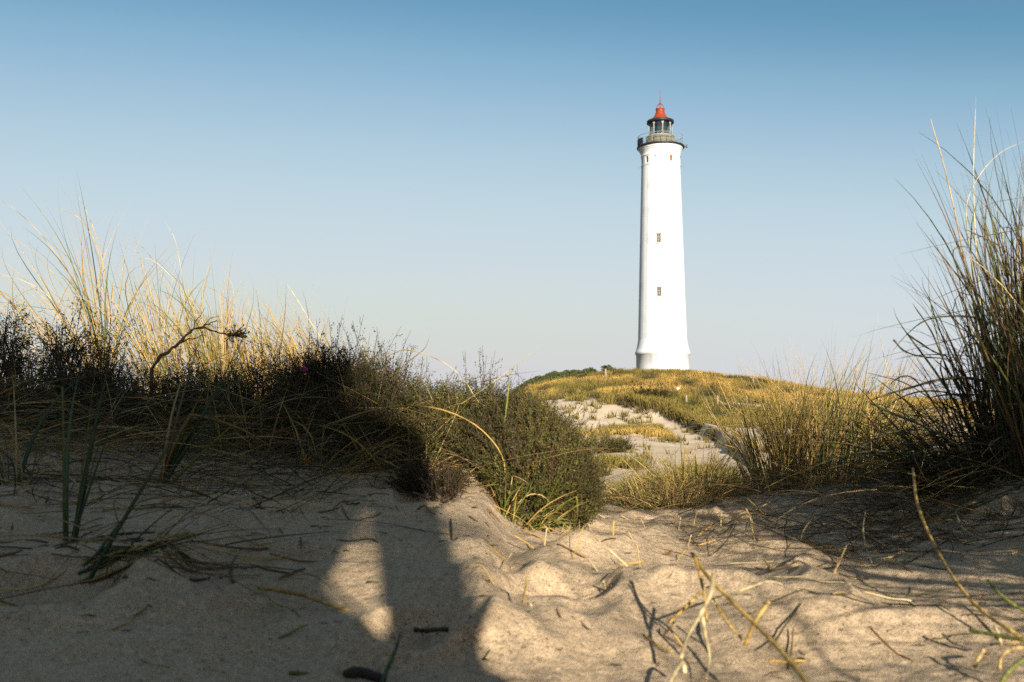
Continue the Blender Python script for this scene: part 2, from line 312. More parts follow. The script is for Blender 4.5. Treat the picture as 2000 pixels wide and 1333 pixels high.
N, L = M_SAND.node_tree.nodes, M_SAND.node_tree.links; B = N["Principled BSDF"]; B.inputs["Roughness"].default_value = .95; B.inputs["Specular IOR Level"].default_value = .1
tc = N.new("ShaderNodeTexCoord")
def noise_node(scale, det=3):
    q = N.new("ShaderNodeTexNoise"); q.inputs["Scale"].default_value = scale; q.inputs["Detail"].default_value = det; L.new(tc.outputs["Object"], q.inputs["Vector"]); return q
def ramp(src, stops):
    q = N.new("ShaderNodeValToRGB"); e = q.color_ramp.elements
    while len(e) < len(stops): e.new(.5)
    for k, (p, c) in enumerate(stops): e[k].position = p; e[k].color = (*c, 1)
    L.new(src, q.inputs[0]); return q
def mixn(fac, a, b, mode='MIX'):
    q = N.new("ShaderNodeMix"); q.data_type = 'RGBA'; q.blend_type = mode
    if isinstance(fac, float): q.inputs[0].default_value = fac
    else: L.new(fac, q.inputs[0])
    L.new(a, q.inputs[6]); L.new(b, q.inputs[7]); return q.outputs[2]
grain = noise_node(520, 2); big = noise_node(3, 5); sp = noise_node(240, 1); soil = noise_node(1.3, 5)
c1 = ramp(big.outputs[0], [(.3, (.425, .302, .178)), (.7, (.515, .373, .226))])
c2 = ramp(grain.outputs[0], [(.28, (.38, .36, .34)), (.44, (.86, .85, .84)), (.58, (1.08, 1.07, 1.05)), (.74, (1.5, 1.45, 1.38))])
mott = noise_node(95, 4); c4 = ramp(mott.outputs[0], [(.3, (.80, .79, .78)), (.7, (1.16, 1.15, 1.14))])
c3 = ramp(sp.outputs[0], [(.27, (.30, .28, .27)), (.36, (1, 1, 1))])
sand_c = mixn(1.0, mixn(1.0, c1.outputs[0], c2.outputs[0], 'MULTIPLY'), c3.outputs[0], 'MULTIPLY'); sand_c = mixn(1.0, sand_c, c4.outputs[0], 'MULTIPLY')
soil_c = ramp(soil.outputs[0], [(.3, (.055, .042, .017)), (.7, (.13, .095, .035))])  # ground under the grass, darkened in place of shade between tufts
va = N.new("ShaderNodeVertexColor"); va.layer_name = "col"; sepv = N.new("ShaderNodeSeparateColor"); L.new(va.outputs[0], sepv.inputs[0])
sunlit_sand = ramp(big.outputs[0], [(.3, (.55, .41, .265)), (.7, (.64, .485, .32))]); sand_c = mixn(sepv.outputs[1], sand_c, sunlit_sand.outputs[0])  # far sand paled to stand in for sunlight on the slope
L.new(mixn(sepv.outputs[0], sand_c, soil_c.outputs[0]), B.inputs["Base Color"])
bp = N.new("ShaderNodeBump"); bp.inputs["Strength"].default_value = .7; bp.inputs["Distance"].default_value = .0028; L.new(grain.outputs[0], bp.inputs["Height"])
rip = noise_node(60, 4); bp2 = N.new("ShaderNodeBump"); bp2.inputs["Strength"].default_value = .5; bp2.inputs["Distance"].default_value = .009; L.new(rip.outputs[0], bp2.inputs["Height"]); L.new(bp.outputs[0], bp2.inputs["Normal"]); L.new(bp2.outputs[0], B.inputs["Normal"])
tag(mesh("dune_ground", V, [FQ, FT], M_SAND, np.c_[veg, pale, veg * 0]), kind="structure")

# ------------------------------------------------------------------ lighthouse
def build_lighthouse():
    D = 143.0; S = D / FPX; cx, cy = (294.5 / FPX) * D, D
    def zr(row): return float(at(1296, row, D)[2])
    base = (cx, cy, g1(cx, cy))
    root = empty("lighthouse", base, "tall white round lighthouse with red lantern roof standing on the grassy hilltop", "lighthouse")
    c = (cx, cy); face = -math.pi / 2                       # the side that looks at the camera
    def B(): return Bag()
    def put(b, name, m, parent=root, smooth=True): return b.build(name, m, parent, base if parent is root else base, smooth)
    z0 = base[2] - 1.0
    b = B(); b.lathe([(51.5 * S, z0), (51.5 * S, zr(694)), (53.3 * S, zr(693.3)), (53.6 * S, zr(690)), (53.2 * S, zr(687.5)), (51.8 * S, zr(686)), (50.2 * S, zr(680)), (48.6 * S, zr(672)), (47.6 * S, zr(664))], c, 96); put(b, "plinth", M_WHITE)
    # shaft with sunk window niches
    za, zb, zc, zd = zr(664), zr(327), zr(324.5), zr(309)
    def rad(z): return (47.4 + (38.2 - 47.4) * ((z - za) / (zr(330) - za)) ** 1.0) * S
    wins = [(472, 1282.5, 6.0, 17.5), (575, 1283.3, 6.0, 17.5)]
    rings = sorted(set([za, zr(650)] + [zr(q) for q in range(640, 340, -20)] + [zr(330)] + [q for w in wins for q in (zr(w[0] + 9) - .012, zr(w[0] + 9), zr(w[0] - 9), zr(w[0] - 9) + .012)]))
    prof = [(rad(z), z) for z in rings]
    prof += [(38.2 * S, zb - .02), (38.9 * S, zb), (38.9 * S, zc), (37.9 * S, zc + .02), (37.9 * S, zr(323)), (37.9 * S, zr(323) + .02), (37.9 * S, zr(311) - .02), (37.9 * S, zr(311)), (37.9 * S, zd)]
    nich = [face + math.radians(q) for q in (np.arange(14) * 360 / 14 - 2.0)]
    angs = list(np.linspace(0, 2 * np.pi, 120, endpoint=False)); specs = []
    for q in nich: specs.append((q % (2 * np.pi), math.radians(5.4), zr(323) + .01, zr(311) - .01, .20))
    for (row, px, w, h) in wins:
        r = rad(zr(row)); q = face + math.asin(((px - 1294.5 - (row - 500) * .013) * S) / r); specs.append((q % (2 * np.pi), math.asin(4.2 * S / r), zr(row + 9) - .005, zr(row - 9) + .005, .28))
    angs = [a for a in angs if not any(abs((a - q + math.pi) % (2 * math.pi) - math.pi) < hw + .012 for q, hw, *_ in specs)]
    for q, hw, *_ in specs: angs += [(q - hw - .003) % (2 * np.pi), (q - hw) % (2 * np.pi), (q + hw) % (2 * np.pi), (q + hw + .003) % (2 * np.pi)]
    angs = np.array(sorted(angs))
    def rfun(rr, zz, th):
        rr = rr.copy()
        for q, hw, zl, zh, dep in specs:
            d = np.abs((th - q + np.pi) % (2 * np.pi) - np.pi) <= hw + .0005; k = (zz[:, 0] > zl) & (zz[:, 0] < zh)
            rr[np.ix_(k, d)] -= dep
        return rr
    b = B(); b.lathe(prof, c, C=None, rfun=rfun, angs=angs); shaft = put(b, "shaft", M_WHITE, smooth=False)
    # windows: brown frame, glazing bars, dark pane
    def window(name, q, r, zlo, zhi, hw, panes=True):
        wv = np.array([-math.sin(q), math.cos(q), 0]); n = np.array([math.cos(q), math.sin(q), 0]); ctr = np.array([cx, cy, 0]) + n * r
        wz = (zlo + zhi) / 2; f = B(); t = .11; rot = q - math.pi / 2; hz = (zhi - zlo) / 2
        def bx(bag, u, z, hu, hz_, dep=.06, off=0): bag.box(ctr + wv * u + n * off + np.array([0, 0, z]), (hu, dep, hz_), None, rot)
        bx(f, -hw + t / 2, wz, t / 2, hz); bx(f, hw - t / 2, wz, t / 2, hz); bx(f, 0, zhi - t / 2, hw - t, t / 2); bx(f, 0, zlo + t / 2, hw - t, t / 2)
        fr = put(f, name, M_BROWNWOOD, smooth=False)
        p = B(); bx(p, 0, wz, hw - t, hz - t, .02, -.02); put(p, "pane", M_PANE if panes else M_BROWNWOOD, fr, False)
        if panes:
            g = B(); bx(g, 0, wz, .028, hz - t, .02, .03)
            for k in (1, 2): bx(g, 0, zlo + t + (zhi - zlo - 2 * t) * k / 3, hw - t, .022, .015, .03)
            put(g, "glazing_bars", M_CREAM, fr, False)
        return fr
    for (row, px, w, h), sp_ in zip(wins, specs[14:]):
        window("window", sp_[0], rad(zr(row)) - .20, zr(row + 8.6), zr(row - 8.6), 4.0 * S)
        a = B(); q = sp_[0]; r = rad(zr(row - 10)); wv = np.array([-math.sin(q), math.cos(q), 0]); n = np.array([math.cos(q), math.sin(q), 0])
        P = [np.array([cx, cy, zr(row - 9)]) + n * (r + .01) + wv * (4.4 * S * math.cos(t)) + np.array([0, 0, 4.4 * S * math.sin(t)]) for t in np.linspace(0, math.pi, 9)]
        a.tube(P, .07, 6); put(a, "arch_moulding", M_WHITE)
        a = B(); a.box(np.array([cx, cy, zr(row + 9.8)]) + n * (rad(zr(row + 9.8)) + .02), (4.9 * S, .14, .06), None, q - math.pi / 2); put(a, "sill", M_WHITE, smooth=False)
    for k in (12, 1, 5, 8): window("watchroom_window", nich[k], 37.9 * S - .17, zr(322.2), zr(311.8), 37.9 * S * math.sin(math.radians(4.6)), False)
    # flare, cornice and gallery
    zg = zr(291); b = B(); b.lathe([(37.9 * S, zd), (38.8 * S, zr(308.6)), (38.8 * S, zr(307)), (38.2 * S, zr(306.5)), (38.7 * S, zr(303)), (39.9 * S, zr(299.5)), (41.3 * S, zr(297)), (42.4 * S, zr(295.8)), (42.4 * S, zr(294.4)), (43.2 * S, zr(294.2)), (43.6 * S, zr(292.8)), (43.4 * S, zr(291.8)), (44.4 * S, zr(291.4)), (44.4 * S, zg)], c, 96); put(b, "flared_cornice", M_WHITE)
    b = B(); b.lathe([(44.2 * S, zg + .004), (46.6 * S, zg + .02), (46.8 * S, zg + .16), (46.4 * S, zg + .26), (20 * S, zg + .26)], c, 72); put(b, "gallery_deck", M_BLACK)
    zt = zg + .26; hr = 1.45
    b = B(); rr_ = 44.3 * S
    for hh, t in ((hr, .035), (hr * .66, .02), (hr * .34, .02)):
        P = [np.array([cx + rr_ * math.cos(t_), cy + rr_ * math.sin(t_), zt + hh]) for t_ in np.linspace(0, 2 * math.pi, 73)]; b.tube(P, t, 5)
    for t_ in np.linspace(0, 2 * math.pi, 24, endpoint=False):
        p = np.array([cx + rr_ * math.cos(t_), cy + rr_ * math.sin(t_), zt - .1]); b.tube([p, p + [0, 0, hr + .1]], .028, 5)
    put(b, "gallery_railing", M_RAIL)
    b = B(); b.lathe([(28.2 * S, zt), (28.2 * S, zt + 1.25), (28.8 * S, zt + 1.3), (28.8 * S, zt + 1.42), (22 * S, zt + 1.46)], c, 64); 
    for t_ in np.linspace(0, 2 * math.pi, 60, endpoint=False): b.box((cx + 28.2 * S * math.cos(t_), cy + 28.2 * S * math.sin(t_), zt + .62), (.035, .02, .60), None, t_)
    put(b, "lantern_drum", M_DRUM)
    zl, zh = zt + 1.46, zr(239.5)
    b = B(); b.lathe([(22.6 * S, zl), (22.6 * S, zh)], c, 16); put(b, "lantern_glazing", M_GLASS, smooth=False)
    b = B(); k8 = np.arange(8) * math.pi / 4 + face + math.radians(3)
    for t_ in k8:
        p = np.array([cx + 22.9 * S * math.cos(t_), cy + 22.9 * S * math.sin(t_), zl]); b.tube([p, p + [0, 0, zh - zl]], .058, 6)
        for s_ in (-1, 1):
            P = [np.array([cx + 22.9 * S * math.cos(t_ + s_ * u), cy + 22.9 * S * math.sin(t_ + s_ * u), zz]) for u, zz in ((0, zh - .7), (.07, zh - .35), (.16, zh - .05))]; b.tube(P, .045, 5)
    for zz in (zl + .05, zh - .05): b.tube([np.array([cx + 22.9 * S * math.cos(t_), cy + 22.9 * S * math.sin(t_), zz]) for t_ in np.linspace(0, 2 * math.pi, 49)], .09, 6)
    put(b, "lantern_mullions", M_CREAM)
    b = B(); b.lathe([(.05, zl - .3), (9.5 * S, zl - .3), (10.5 * S, zl + .5), (11 * S, (zl + zh) / 2), (9.5 * S, zh - .8), (5 * S, zh - .3), (.05, zh - .2)], c, 24)
    for zz in np.linspace(zl + .2, zh - .9, 8): b.tube([np.array([cx + 11.1 * S * math.cos(t_), cy + 11.1 * S * math.sin(t_), zz]) for t_ in np.linspace(0, 2 * math.pi, 25)], .07, 5)
    put(b, "lens", M_LENS)
    b = B(); b.lathe([(22 * S, zh + .02), (25.4 * S, zh - .20), (26.6 * S, zh - .18), (26.8 * S, zh + .12), (26.2 * S, zh + .19), (25.6 * S, zh + .22)], c, 64); put(b, "roof_rim", M_BLACK)
    zv = zr(223); b = B(); b.lathe([(25.7 * S, zh + .20), (21 * S, zr(236.3)), (17 * S, zr(233.5)), (13.6 * S, zr(229.6)), (11 * S, zr(225.6)), (9.6 * S, zv)], c, 64); roof = put(b, "roof", M_RED)
    b = B(); b.lathe([(9.6 * S, zv), (9.7 * S, zv + .1), (8.6 * S, zv + .14), (8.6 * S, zr(214.5)), (9.0 * S, zr(214.5) + .02), (9.0 * S, zr(213.4)), (.05, zr(213.4) + .02)], c, 40); put(b, "vent_drum", M_RED)
    b = B(); zc0, zc1 = zr(213.4), zr(204)
    for t_ in np.arange(6) * math.pi / 3 + .3:
        P = [np.array([cx + r_ * S * math.cos(t_), cy + r_ * S * math.sin(t_), z_]) for r_, z_ in ((8.0, zc0), (7.6, zc0 + (zc1 - zc0) * .45), (5.5, zc0 + (zc1 - zc0) * .8), (1.5, zc1))]; b.tube(catmull(P, 9), .034, 5)
    b.tube([(cx, cy, zc0), (cx, cy, zr(201))], .07, 6); b.lathe([(.02, zr(204.5)), (2.0 * S, zr(203.8)), (2.1 * S, zr(202)), (1.2 * S, zr(200.6)), (.02, zr(200.2))], c, 16)
    put(b, "finial_cage", M_RED)
    b = B(); b.tube([(cx, cy, zr(200.5)), (cx, cy, zr(178))], [.05, .03], 5); put(b, "antenna", M_RED)
    # small fittings
    b = B(); p = np.array([cx + 46.6 * S, cy - .4, zg + .05]); b.box(p + [.12, 0, .22], (.14, .16, .13)); b.box(p + [.34, 0, .24], (.09, .2, .22)); b.box(p + [-.1, 0, .1], (.2, .05, .05)); put(b, "floodlight", M_BLACK, smooth=False)
    b = B()
    for k in range(4):
        t_ = math.pi + .12 + k * .13; p = np.array([cx + 45.5 * S * math.cos(t_), cy + 45.5 * S * math.sin(t_), zt]); b.box(p + [0, 0, .5], (.06, .20, .42), None, t_); b.tube([p, p + [0, 0, 1.3 - .1 * k]], .05, 5)
    put(b, "aerial_panels", M_BLACK, smooth=False)
    for s_, row in ((-1, 328), (1, 326)):
        b = B(); p = np.array([cx + s_ * 38 * S, cy - .3, zr(row)]); b.tube([p, p + [s_ * .62, 0, .0]], .03, 5); b.tube([p + [0, 0, -.14], p + [s_ * .5, 0, -.16]], .025, 5); put(b, "side_aerial", M_RAIL)
    b = B(); q = face + .22; P = [np.array([cx + (rad(z) + .03) * math.cos(q), cy + (rad(z) + .03) * math.sin(q), z]) for z in np.linspace(zr(664), zr(331), 20)]; b.tube(P, .022, 4); put(b, "lightning_conductor", M_SIGNW)
    return root
build_lighthouse()

# ------------------------------------------------------------------ blades and stalks
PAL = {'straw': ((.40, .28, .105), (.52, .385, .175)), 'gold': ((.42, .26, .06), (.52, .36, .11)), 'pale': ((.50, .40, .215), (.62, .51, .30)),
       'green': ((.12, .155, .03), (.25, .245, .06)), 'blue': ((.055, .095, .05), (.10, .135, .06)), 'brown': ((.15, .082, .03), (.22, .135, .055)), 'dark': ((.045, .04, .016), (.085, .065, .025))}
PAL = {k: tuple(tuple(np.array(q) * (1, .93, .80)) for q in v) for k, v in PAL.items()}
def pick(n, mix, r=None):
    r = r or rng; ks = list(mix); w = np.array([mix[k] for k in ks], float); idx = r.choice(len(ks), n, p=w / w.sum())
    c0 = np.array([PAL[k][0] for k in ks])[idx]; c1 = np.array([PAL[k][1] for k in ks])[idx]; v = r.uniform(.75, 1.25, (n, 1))
    return c0 * v, c1 * v
def blades(base, az, lean, bend, length, width, c0, c1, nseg=9, curl=None, follow=None):
    n = len(base); s = np.linspace(0, 1, nseg + 1); sm = (s[1:] + s[:-1]) / 2
    curl = np.zeros(n) if curl is None else curl
    th = lean[:, None] + bend[:, None] * sm[None] ** 1.6
    if nseg >= 8:
        kk = np.where(rng.uniform(0, 1, n) < .14, rng.uniform(.5, 1.7, n), 0)[:, None] * (sm[None] > rng.uniform(.35, .85, n)[:, None]); th = th + kk
    ph = az[:, None] + curl[:, None] * sm[None] ** 1.5
    d = np.stack([np.sin(th) * np.cos(ph), np.sin(th) * np.sin(ph), np.cos(th)], -1)
    P = np.concatenate([np.zeros((n, 1, 3)), np.cumsum(d, 1)], 1) * (length / nseg)[:, None, None] + base[:, None]
    dn = np.concatenate([d[:, :1], (d[:, 1:] + d[:, :-1]) / 2, d[:, -1:]], 1)
    if follow is not None:
        g = ground(P[..., 0].ravel(), P[..., 1].ravel()).reshape(P.shape[:2]) + .002; P[..., 2] = np.maximum(P[..., 2], g + follow)
    phn = np.concatenate([ph[:, :1], ph], 1); side = np.stack([-np.sin(phn), np.cos(phn), np.zeros_like(phn)], -1)
    nor = np.cross(dn, side); tw = (rng.uniform(-1.5, 1.5, n))[:, None, None] * np.ones((1, nseg + 1, 1)) + (rng.uniform(-.6, .6, n))[:, None, None] * s[None, :, None]
    sd = np.cos(tw) * side + np.sin(tw) * nor; nr_ = -np.sin(tw) * side + np.cos(tw) * nor
    w = (width[:, None] * np.clip((1 - s[None] ** 2.2), .07, 1) * np.where(s[None] < .08, .8, 1))[..., None]
    V = np.stack([P + sd * w, P - nr_ * w * .55, P - sd * w], 2).reshape(-1, 3)
    k = nseg + 1; o = (np.arange(n) * k * 3)[:, None, None]; ii = (np.arange(nseg) * 3)[None, :, None]; jj = np.arange(3)[None, None]; j2 = (jj + 1) % 3
    Q = np.stack([o + ii + jj, o + ii + j2, o + ii + 3 + j2, o + ii + 3 + jj], -1).reshape(-1, 4)
    cs = (c0[:, None] + (c1 - c0)[:, None] * s[None, :, None]); C = np.repeat(cs.reshape(-1, 3), 3, 0)
    return V, Q, C
def tuft(label, px, Y, h, n, mix_green, mix_dry, spread=.06, lean_az=None, lean=.15, fan=.35, bend=.9, width=.0022, dry=.5, name="marram_tuft", group=None, seed=0, cat="grass tuft", wild=.3, parent_loc=None, sink=.015, curl=.5, follow=None):
    r = np.random.default_rng(seed + int(px * 7 + Y * 1000)); global rng; rng = r
    x = (px - 1000) / FPX * Y if parent_loc is None else parent_loc[0]; y = Y if parent_loc is None else parent_loc[1]; z = g1(x, y); root = empty(name, (x, y, z), label, cat, group)
    for part, cnt, mix in (("green_leaves", int(n * (1 - dry)), mix_green), ("dry_stalks", int(n * dry), mix_dry)):
        if cnt < 1: continue
        a = r.uniform(0, 2 * np.pi, cnt); q = spread * np.sqrt(r.uniform(0, 1, cnt)); base = np.c_[x + q * np.cos(a), y + q * np.sin(a), np.zeros(cnt)]
        base[:, 2] = ground(base[:, 0], base[:, 1]) - sink
        out = fan * r.uniform(0, 1, cnt) ** .8; dx, dy = np.cos(a) * out, np.sin(a) * out
        if lean_az is not None: dx, dy = dx + lean * math.cos(lean_az) * r.uniform(.4, 1.5, cnt), dy + lean * math.sin(lean_az) * r.uniform(.4, 1.5, cnt)
        dx += r.normal(0, .05, cnt); dy += r.normal(0, .05, cnt)
        az = np.arctan2(dy, dx); le = np.hypot(dx, dy); L_ = h * r.uniform(.45, 1.08, cnt) ** .8
        be = bend * r.uniform(.1, 1.0, cnt) ** 1.3 * np.where(r.uniform(0, 1, cnt) < wild, 1.9, 1.0)
        c0, c1 = pick(cnt, mix, r)
        V, Q, C = blades(base, az, le, be, L_, width * r.uniform(.45, 1.5, cnt), c0, c1, 11, r.normal(0, curl, cnt), follow=follow)
        mesh(part, V, Q, M_GRASS if part[0] == 'g' else M_STALK, C, root, (x, y, z))
    return root
def stalk(name, label, cat, pts, w, pal, group=None, n=24, material=None, kind=None, taper=True, jit=0.0):
    """pts: (px, py, depth) -> a bent tube of real thickness"""
    P = catmull([at(*p) for p in pts], n); c0, c1 = PAL[pal]; s = np.linspace(0, 1, n)[:, None]
    if jit: P = P + np.random.default_rng(int(pts[0][0])).normal(0, jit, P.shape)
    rr_ = np.random.default_rng(int(abs(pts[0][0])) + 5); C = (np.array(c0) + (np.array(c1) - np.array(c0)) * s) * rr_.uniform(.62, 1.15, (n, 1)); C[rr_.uniform(0, 1, n) < .1] *= .45
    b = Bag(); b.tube(P, w * (np.clip(1 - s[:, 0] ** 3, .15, 1) if taper else np.ones(n)) * rr_.uniform(.75, 1.12, n), 6, C)
    return tag(b.build(name, material or M_STALK, None, tuple(P[0])), label, cat, group, kind)
# ------------------------------------------------------------------ hill cover: grass nobody could count, low thicket, litter
def scatter(n, seed, u0, u1, y0, y1, power=1.0):
    r = np.random.default_rng(seed); y = y0 * (y1 / y0) ** (r.uniform(0, 1, n) ** power); u = r.uniform(u0, u1, n); return (u - 1000) / FPX * y, y, r
def hill_grass():
    X, Y, r = scatter(74000, 3, 760, 2060, 6.5, 138, .70)
    keep = (veg_mask(X, Y) > r.uniform(.2, .9, len(X))) | ((r.uniform(0, 1, len(X)) < .05) & (Y > 14)); X, Y = X[keep], Y[keep]
    dens = fbm(X * .25, Y * .12, 81, 4); k2 = (dens > r.uniform(-.32, .45, len(X))) | (r.uniform(0, 1, len(X)) < .12); X, Y, dens = X[k2], Y[k2], dens[k2]; n = len(X)
    per = 13; bx = np.repeat(X, per); by = np.repeat(Y, per); m = len(bx)
    sc = np.clip(by / 60, .35, 1.25); a = r.uniform(0, 2 * np.pi, m); q = r.uniform(0, .24, m) * sc
    base = np.c_[bx + q * np.cos(a), by + q * np.sin(a), np.zeros(m)]; base[:, 2] = ground(base[:, 0], base[:, 1]) - .04
    t = fbm(bx * .12, by * .06, 91, 4); t2 = fbm(bx * .5, by * .25, 95, 3)
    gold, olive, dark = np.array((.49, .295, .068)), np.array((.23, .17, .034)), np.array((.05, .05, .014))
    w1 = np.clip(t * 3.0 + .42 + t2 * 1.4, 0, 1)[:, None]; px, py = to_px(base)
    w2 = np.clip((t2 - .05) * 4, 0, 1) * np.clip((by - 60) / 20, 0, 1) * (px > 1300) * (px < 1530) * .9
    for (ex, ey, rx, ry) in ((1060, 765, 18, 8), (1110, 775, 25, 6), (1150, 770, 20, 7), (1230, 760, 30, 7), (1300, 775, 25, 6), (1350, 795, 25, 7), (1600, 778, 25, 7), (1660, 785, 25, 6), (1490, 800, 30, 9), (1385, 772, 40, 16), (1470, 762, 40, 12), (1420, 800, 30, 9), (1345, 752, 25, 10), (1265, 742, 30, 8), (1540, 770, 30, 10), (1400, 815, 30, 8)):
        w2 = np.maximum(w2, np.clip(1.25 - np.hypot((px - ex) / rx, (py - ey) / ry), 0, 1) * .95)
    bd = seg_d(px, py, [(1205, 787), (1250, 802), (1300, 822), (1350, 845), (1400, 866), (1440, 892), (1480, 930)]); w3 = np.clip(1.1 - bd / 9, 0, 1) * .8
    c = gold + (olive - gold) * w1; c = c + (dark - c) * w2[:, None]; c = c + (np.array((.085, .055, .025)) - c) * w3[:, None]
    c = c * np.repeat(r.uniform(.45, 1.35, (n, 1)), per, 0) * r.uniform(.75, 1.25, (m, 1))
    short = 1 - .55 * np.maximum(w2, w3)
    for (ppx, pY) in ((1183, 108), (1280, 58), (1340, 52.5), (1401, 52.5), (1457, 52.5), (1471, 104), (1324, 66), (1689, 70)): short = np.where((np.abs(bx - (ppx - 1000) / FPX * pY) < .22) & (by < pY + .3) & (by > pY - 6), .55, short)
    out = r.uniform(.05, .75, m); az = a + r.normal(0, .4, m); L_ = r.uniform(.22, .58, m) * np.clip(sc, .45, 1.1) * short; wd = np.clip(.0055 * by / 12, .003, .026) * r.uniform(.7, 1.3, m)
    V, Q, C = blades(base, az, out * .5, out, L_, wd, c * .40, c * 1.35, 3)  # brown foot to pale tip, deepened in place of shade between blades
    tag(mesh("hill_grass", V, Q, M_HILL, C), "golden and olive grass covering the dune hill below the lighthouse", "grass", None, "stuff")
hill_grass()
def leaf_cloud(P, nrm, size, col, r, per=1):
    n = len(P); d = r.normal(size=(n, 3)) + nrm * .8; d /= np.linalg.norm(d, axis=1)[:, None]
    s = np.cross(d, r.normal(size=(n, 3))); s /= np.linalg.norm(s, axis=1)[:, None]; f = np.cross(d, s)
    sz = (size * r.uniform(.6, 1.4, n))[:, None]
    V = np.stack([P - s * sz, P - f * sz * .5 + d * sz * .15, P + s * sz, P + f * sz * .5 + d * sz * .15], 1).reshape(-1, 3)
    return V, np.arange(4 * n).reshape(-1, 4), np.repeat(col, 4, 0)
def thicket():
    X, Y, r = scatter(7000, 13, 1005, 1205, 112, 134); px, py = to_px(np.c_[X, Y, ground(X, Y)])
    crest = np.interp(px, [1005, 1040, 1080, 1130, 1205], [776, 752, 736, 728, 724]); k = (py < crest + np.interp(px, [1005, 1060, 1120, 1205], [16, 16, 9, 3])); X, Y = X[k], Y[k]
    per = 26; bx = np.repeat(X, per) + r.normal(0, .3, len(X) * per); by = np.repeat(Y, per) + r.normal(0, .3, len(X) * per)
    lump = .25 + .9 * np.clip(fbm(bx * .6, by * .6, 99, 3) + .3, 0, 1); P = np.c_[bx, by, ground(bx, by) + r.uniform(0, 1, len(bx)) ** .6 * lump]
    c = np.array((.06, .066, .018)) * r.uniform(.5, 1.5, (len(bx), 1)) + np.array((.03, .02, 0)) * (r.uniform(0, 1, (len(bx), 1)) > .8)
    V, Q, C = leaf_cloud(P, np.array([0, -.3, .8]), np.full(len(bx), .13), c, r)
    tag(mesh("shrub_thicket", V, Q, M_LEAF, C), "dark green low thicket along the left crest of the hill", "shrubs", None, "stuff")
thicket()
def litter(name, label, regions, n, mixes, L0, L1, w, seed, lift=0.0, hump=.6):
    r = np.random.default_rng(seed); B_ = []
    k = r.choice(len(regions), n, p=np.array([q[6] for q in regions]) / sum(q[6] for q in regions)); rg = np.array(regions)[k]
    px = r.uniform(rg[:, 0], rg[:, 1]); Y = r.uniform(rg[:, 2], rg[:, 3]); x = (px - 1000) / FPX * Y
    z = ground(x, Y) + .003 + lift * r.uniform(0, 1, n) ** 2 * rg[:, 4]
    az = r.uniform(0, 2 * np.pi, n); az = np.where(r.uniform(0, 1, n) < rg[:, 5], r.normal(.1, .5, n) + np.pi * (r.uniform(0, 1, n) < .5), az)
    c0, c1 = pick(n, mixes, r); L_ = r.uniform(L0, L1, n)
    V, Q, C = blades(np.c_[x, Y, z], az, np.pi / 2 - r.uniform(-.1, hump, n), r.uniform(.1, .9, n), L_, w * r.uniform(.5, 1.3, n), c0, c1, 8, r.normal(0, .9, n), follow=0.0)
    tag(mesh(name, V, Q, M_STALK, C), label, "dry grass", None, "stuff")
litter("straw_tangle", "tangled dead straw and flattened blades under the heather on the left bank",
       [(-150, 880, 2.55, 3.2, 1, .5, 3), (-150, 700, 2.2, 2.7, .5, .6, 1.6), (0, 900, 3.0, 4.2, 1, .3, 1.2), (760, 960, 2.35, 2.7, .3, .5, .5), (-100, 640, 1.85, 2.3, .03, .6, .4), (120, 560, 1.38, 1.6, .04, .8, .12)], 2800, {'straw': 2, 'brown': 4, 'dark': 5, 'gold': 1, 'blue': 1.5}, .10, .40, .0013, 21, .16)
litter("straw_litter", "matted dead blades and straw round the foot of the large right-hand tuft",
       [(1650, 2150, 2.1, 3.2, 1, .5, 4), (1480, 1900, 2.4, 3.6, .5, .5, 1.6), (1650, 2100, 1.75, 2.3, .12, .6, .6), (1120, 1500, 2.9, 3.6, .3, .4, 1), (1350, 2000, 1.9, 2.5, .02, .6, .7)], 3000, {'straw': .7, 'brown': 3.5, 'dark': 7, 'gold': .3}, .08, .30, .0010, 22, .20)
litter("sand_specks", "tiny scraps of dry stem and bark strewn over the sand",
       [(-150, 1000, 1.0, 2.3, 0, .3, 1.2), (900, 1700, 1.0, 3.0, 0, .3, 1.3), (1500, 2150, 1.0, 2.4, 0, .3, 1), (-100, 700, 1.5, 2.3, 0, .3, 1.5)], 900, {'brown': 4, 'dark': 5, 'straw': 2.5}, .006, .028, .0011, 23, 0, .3)

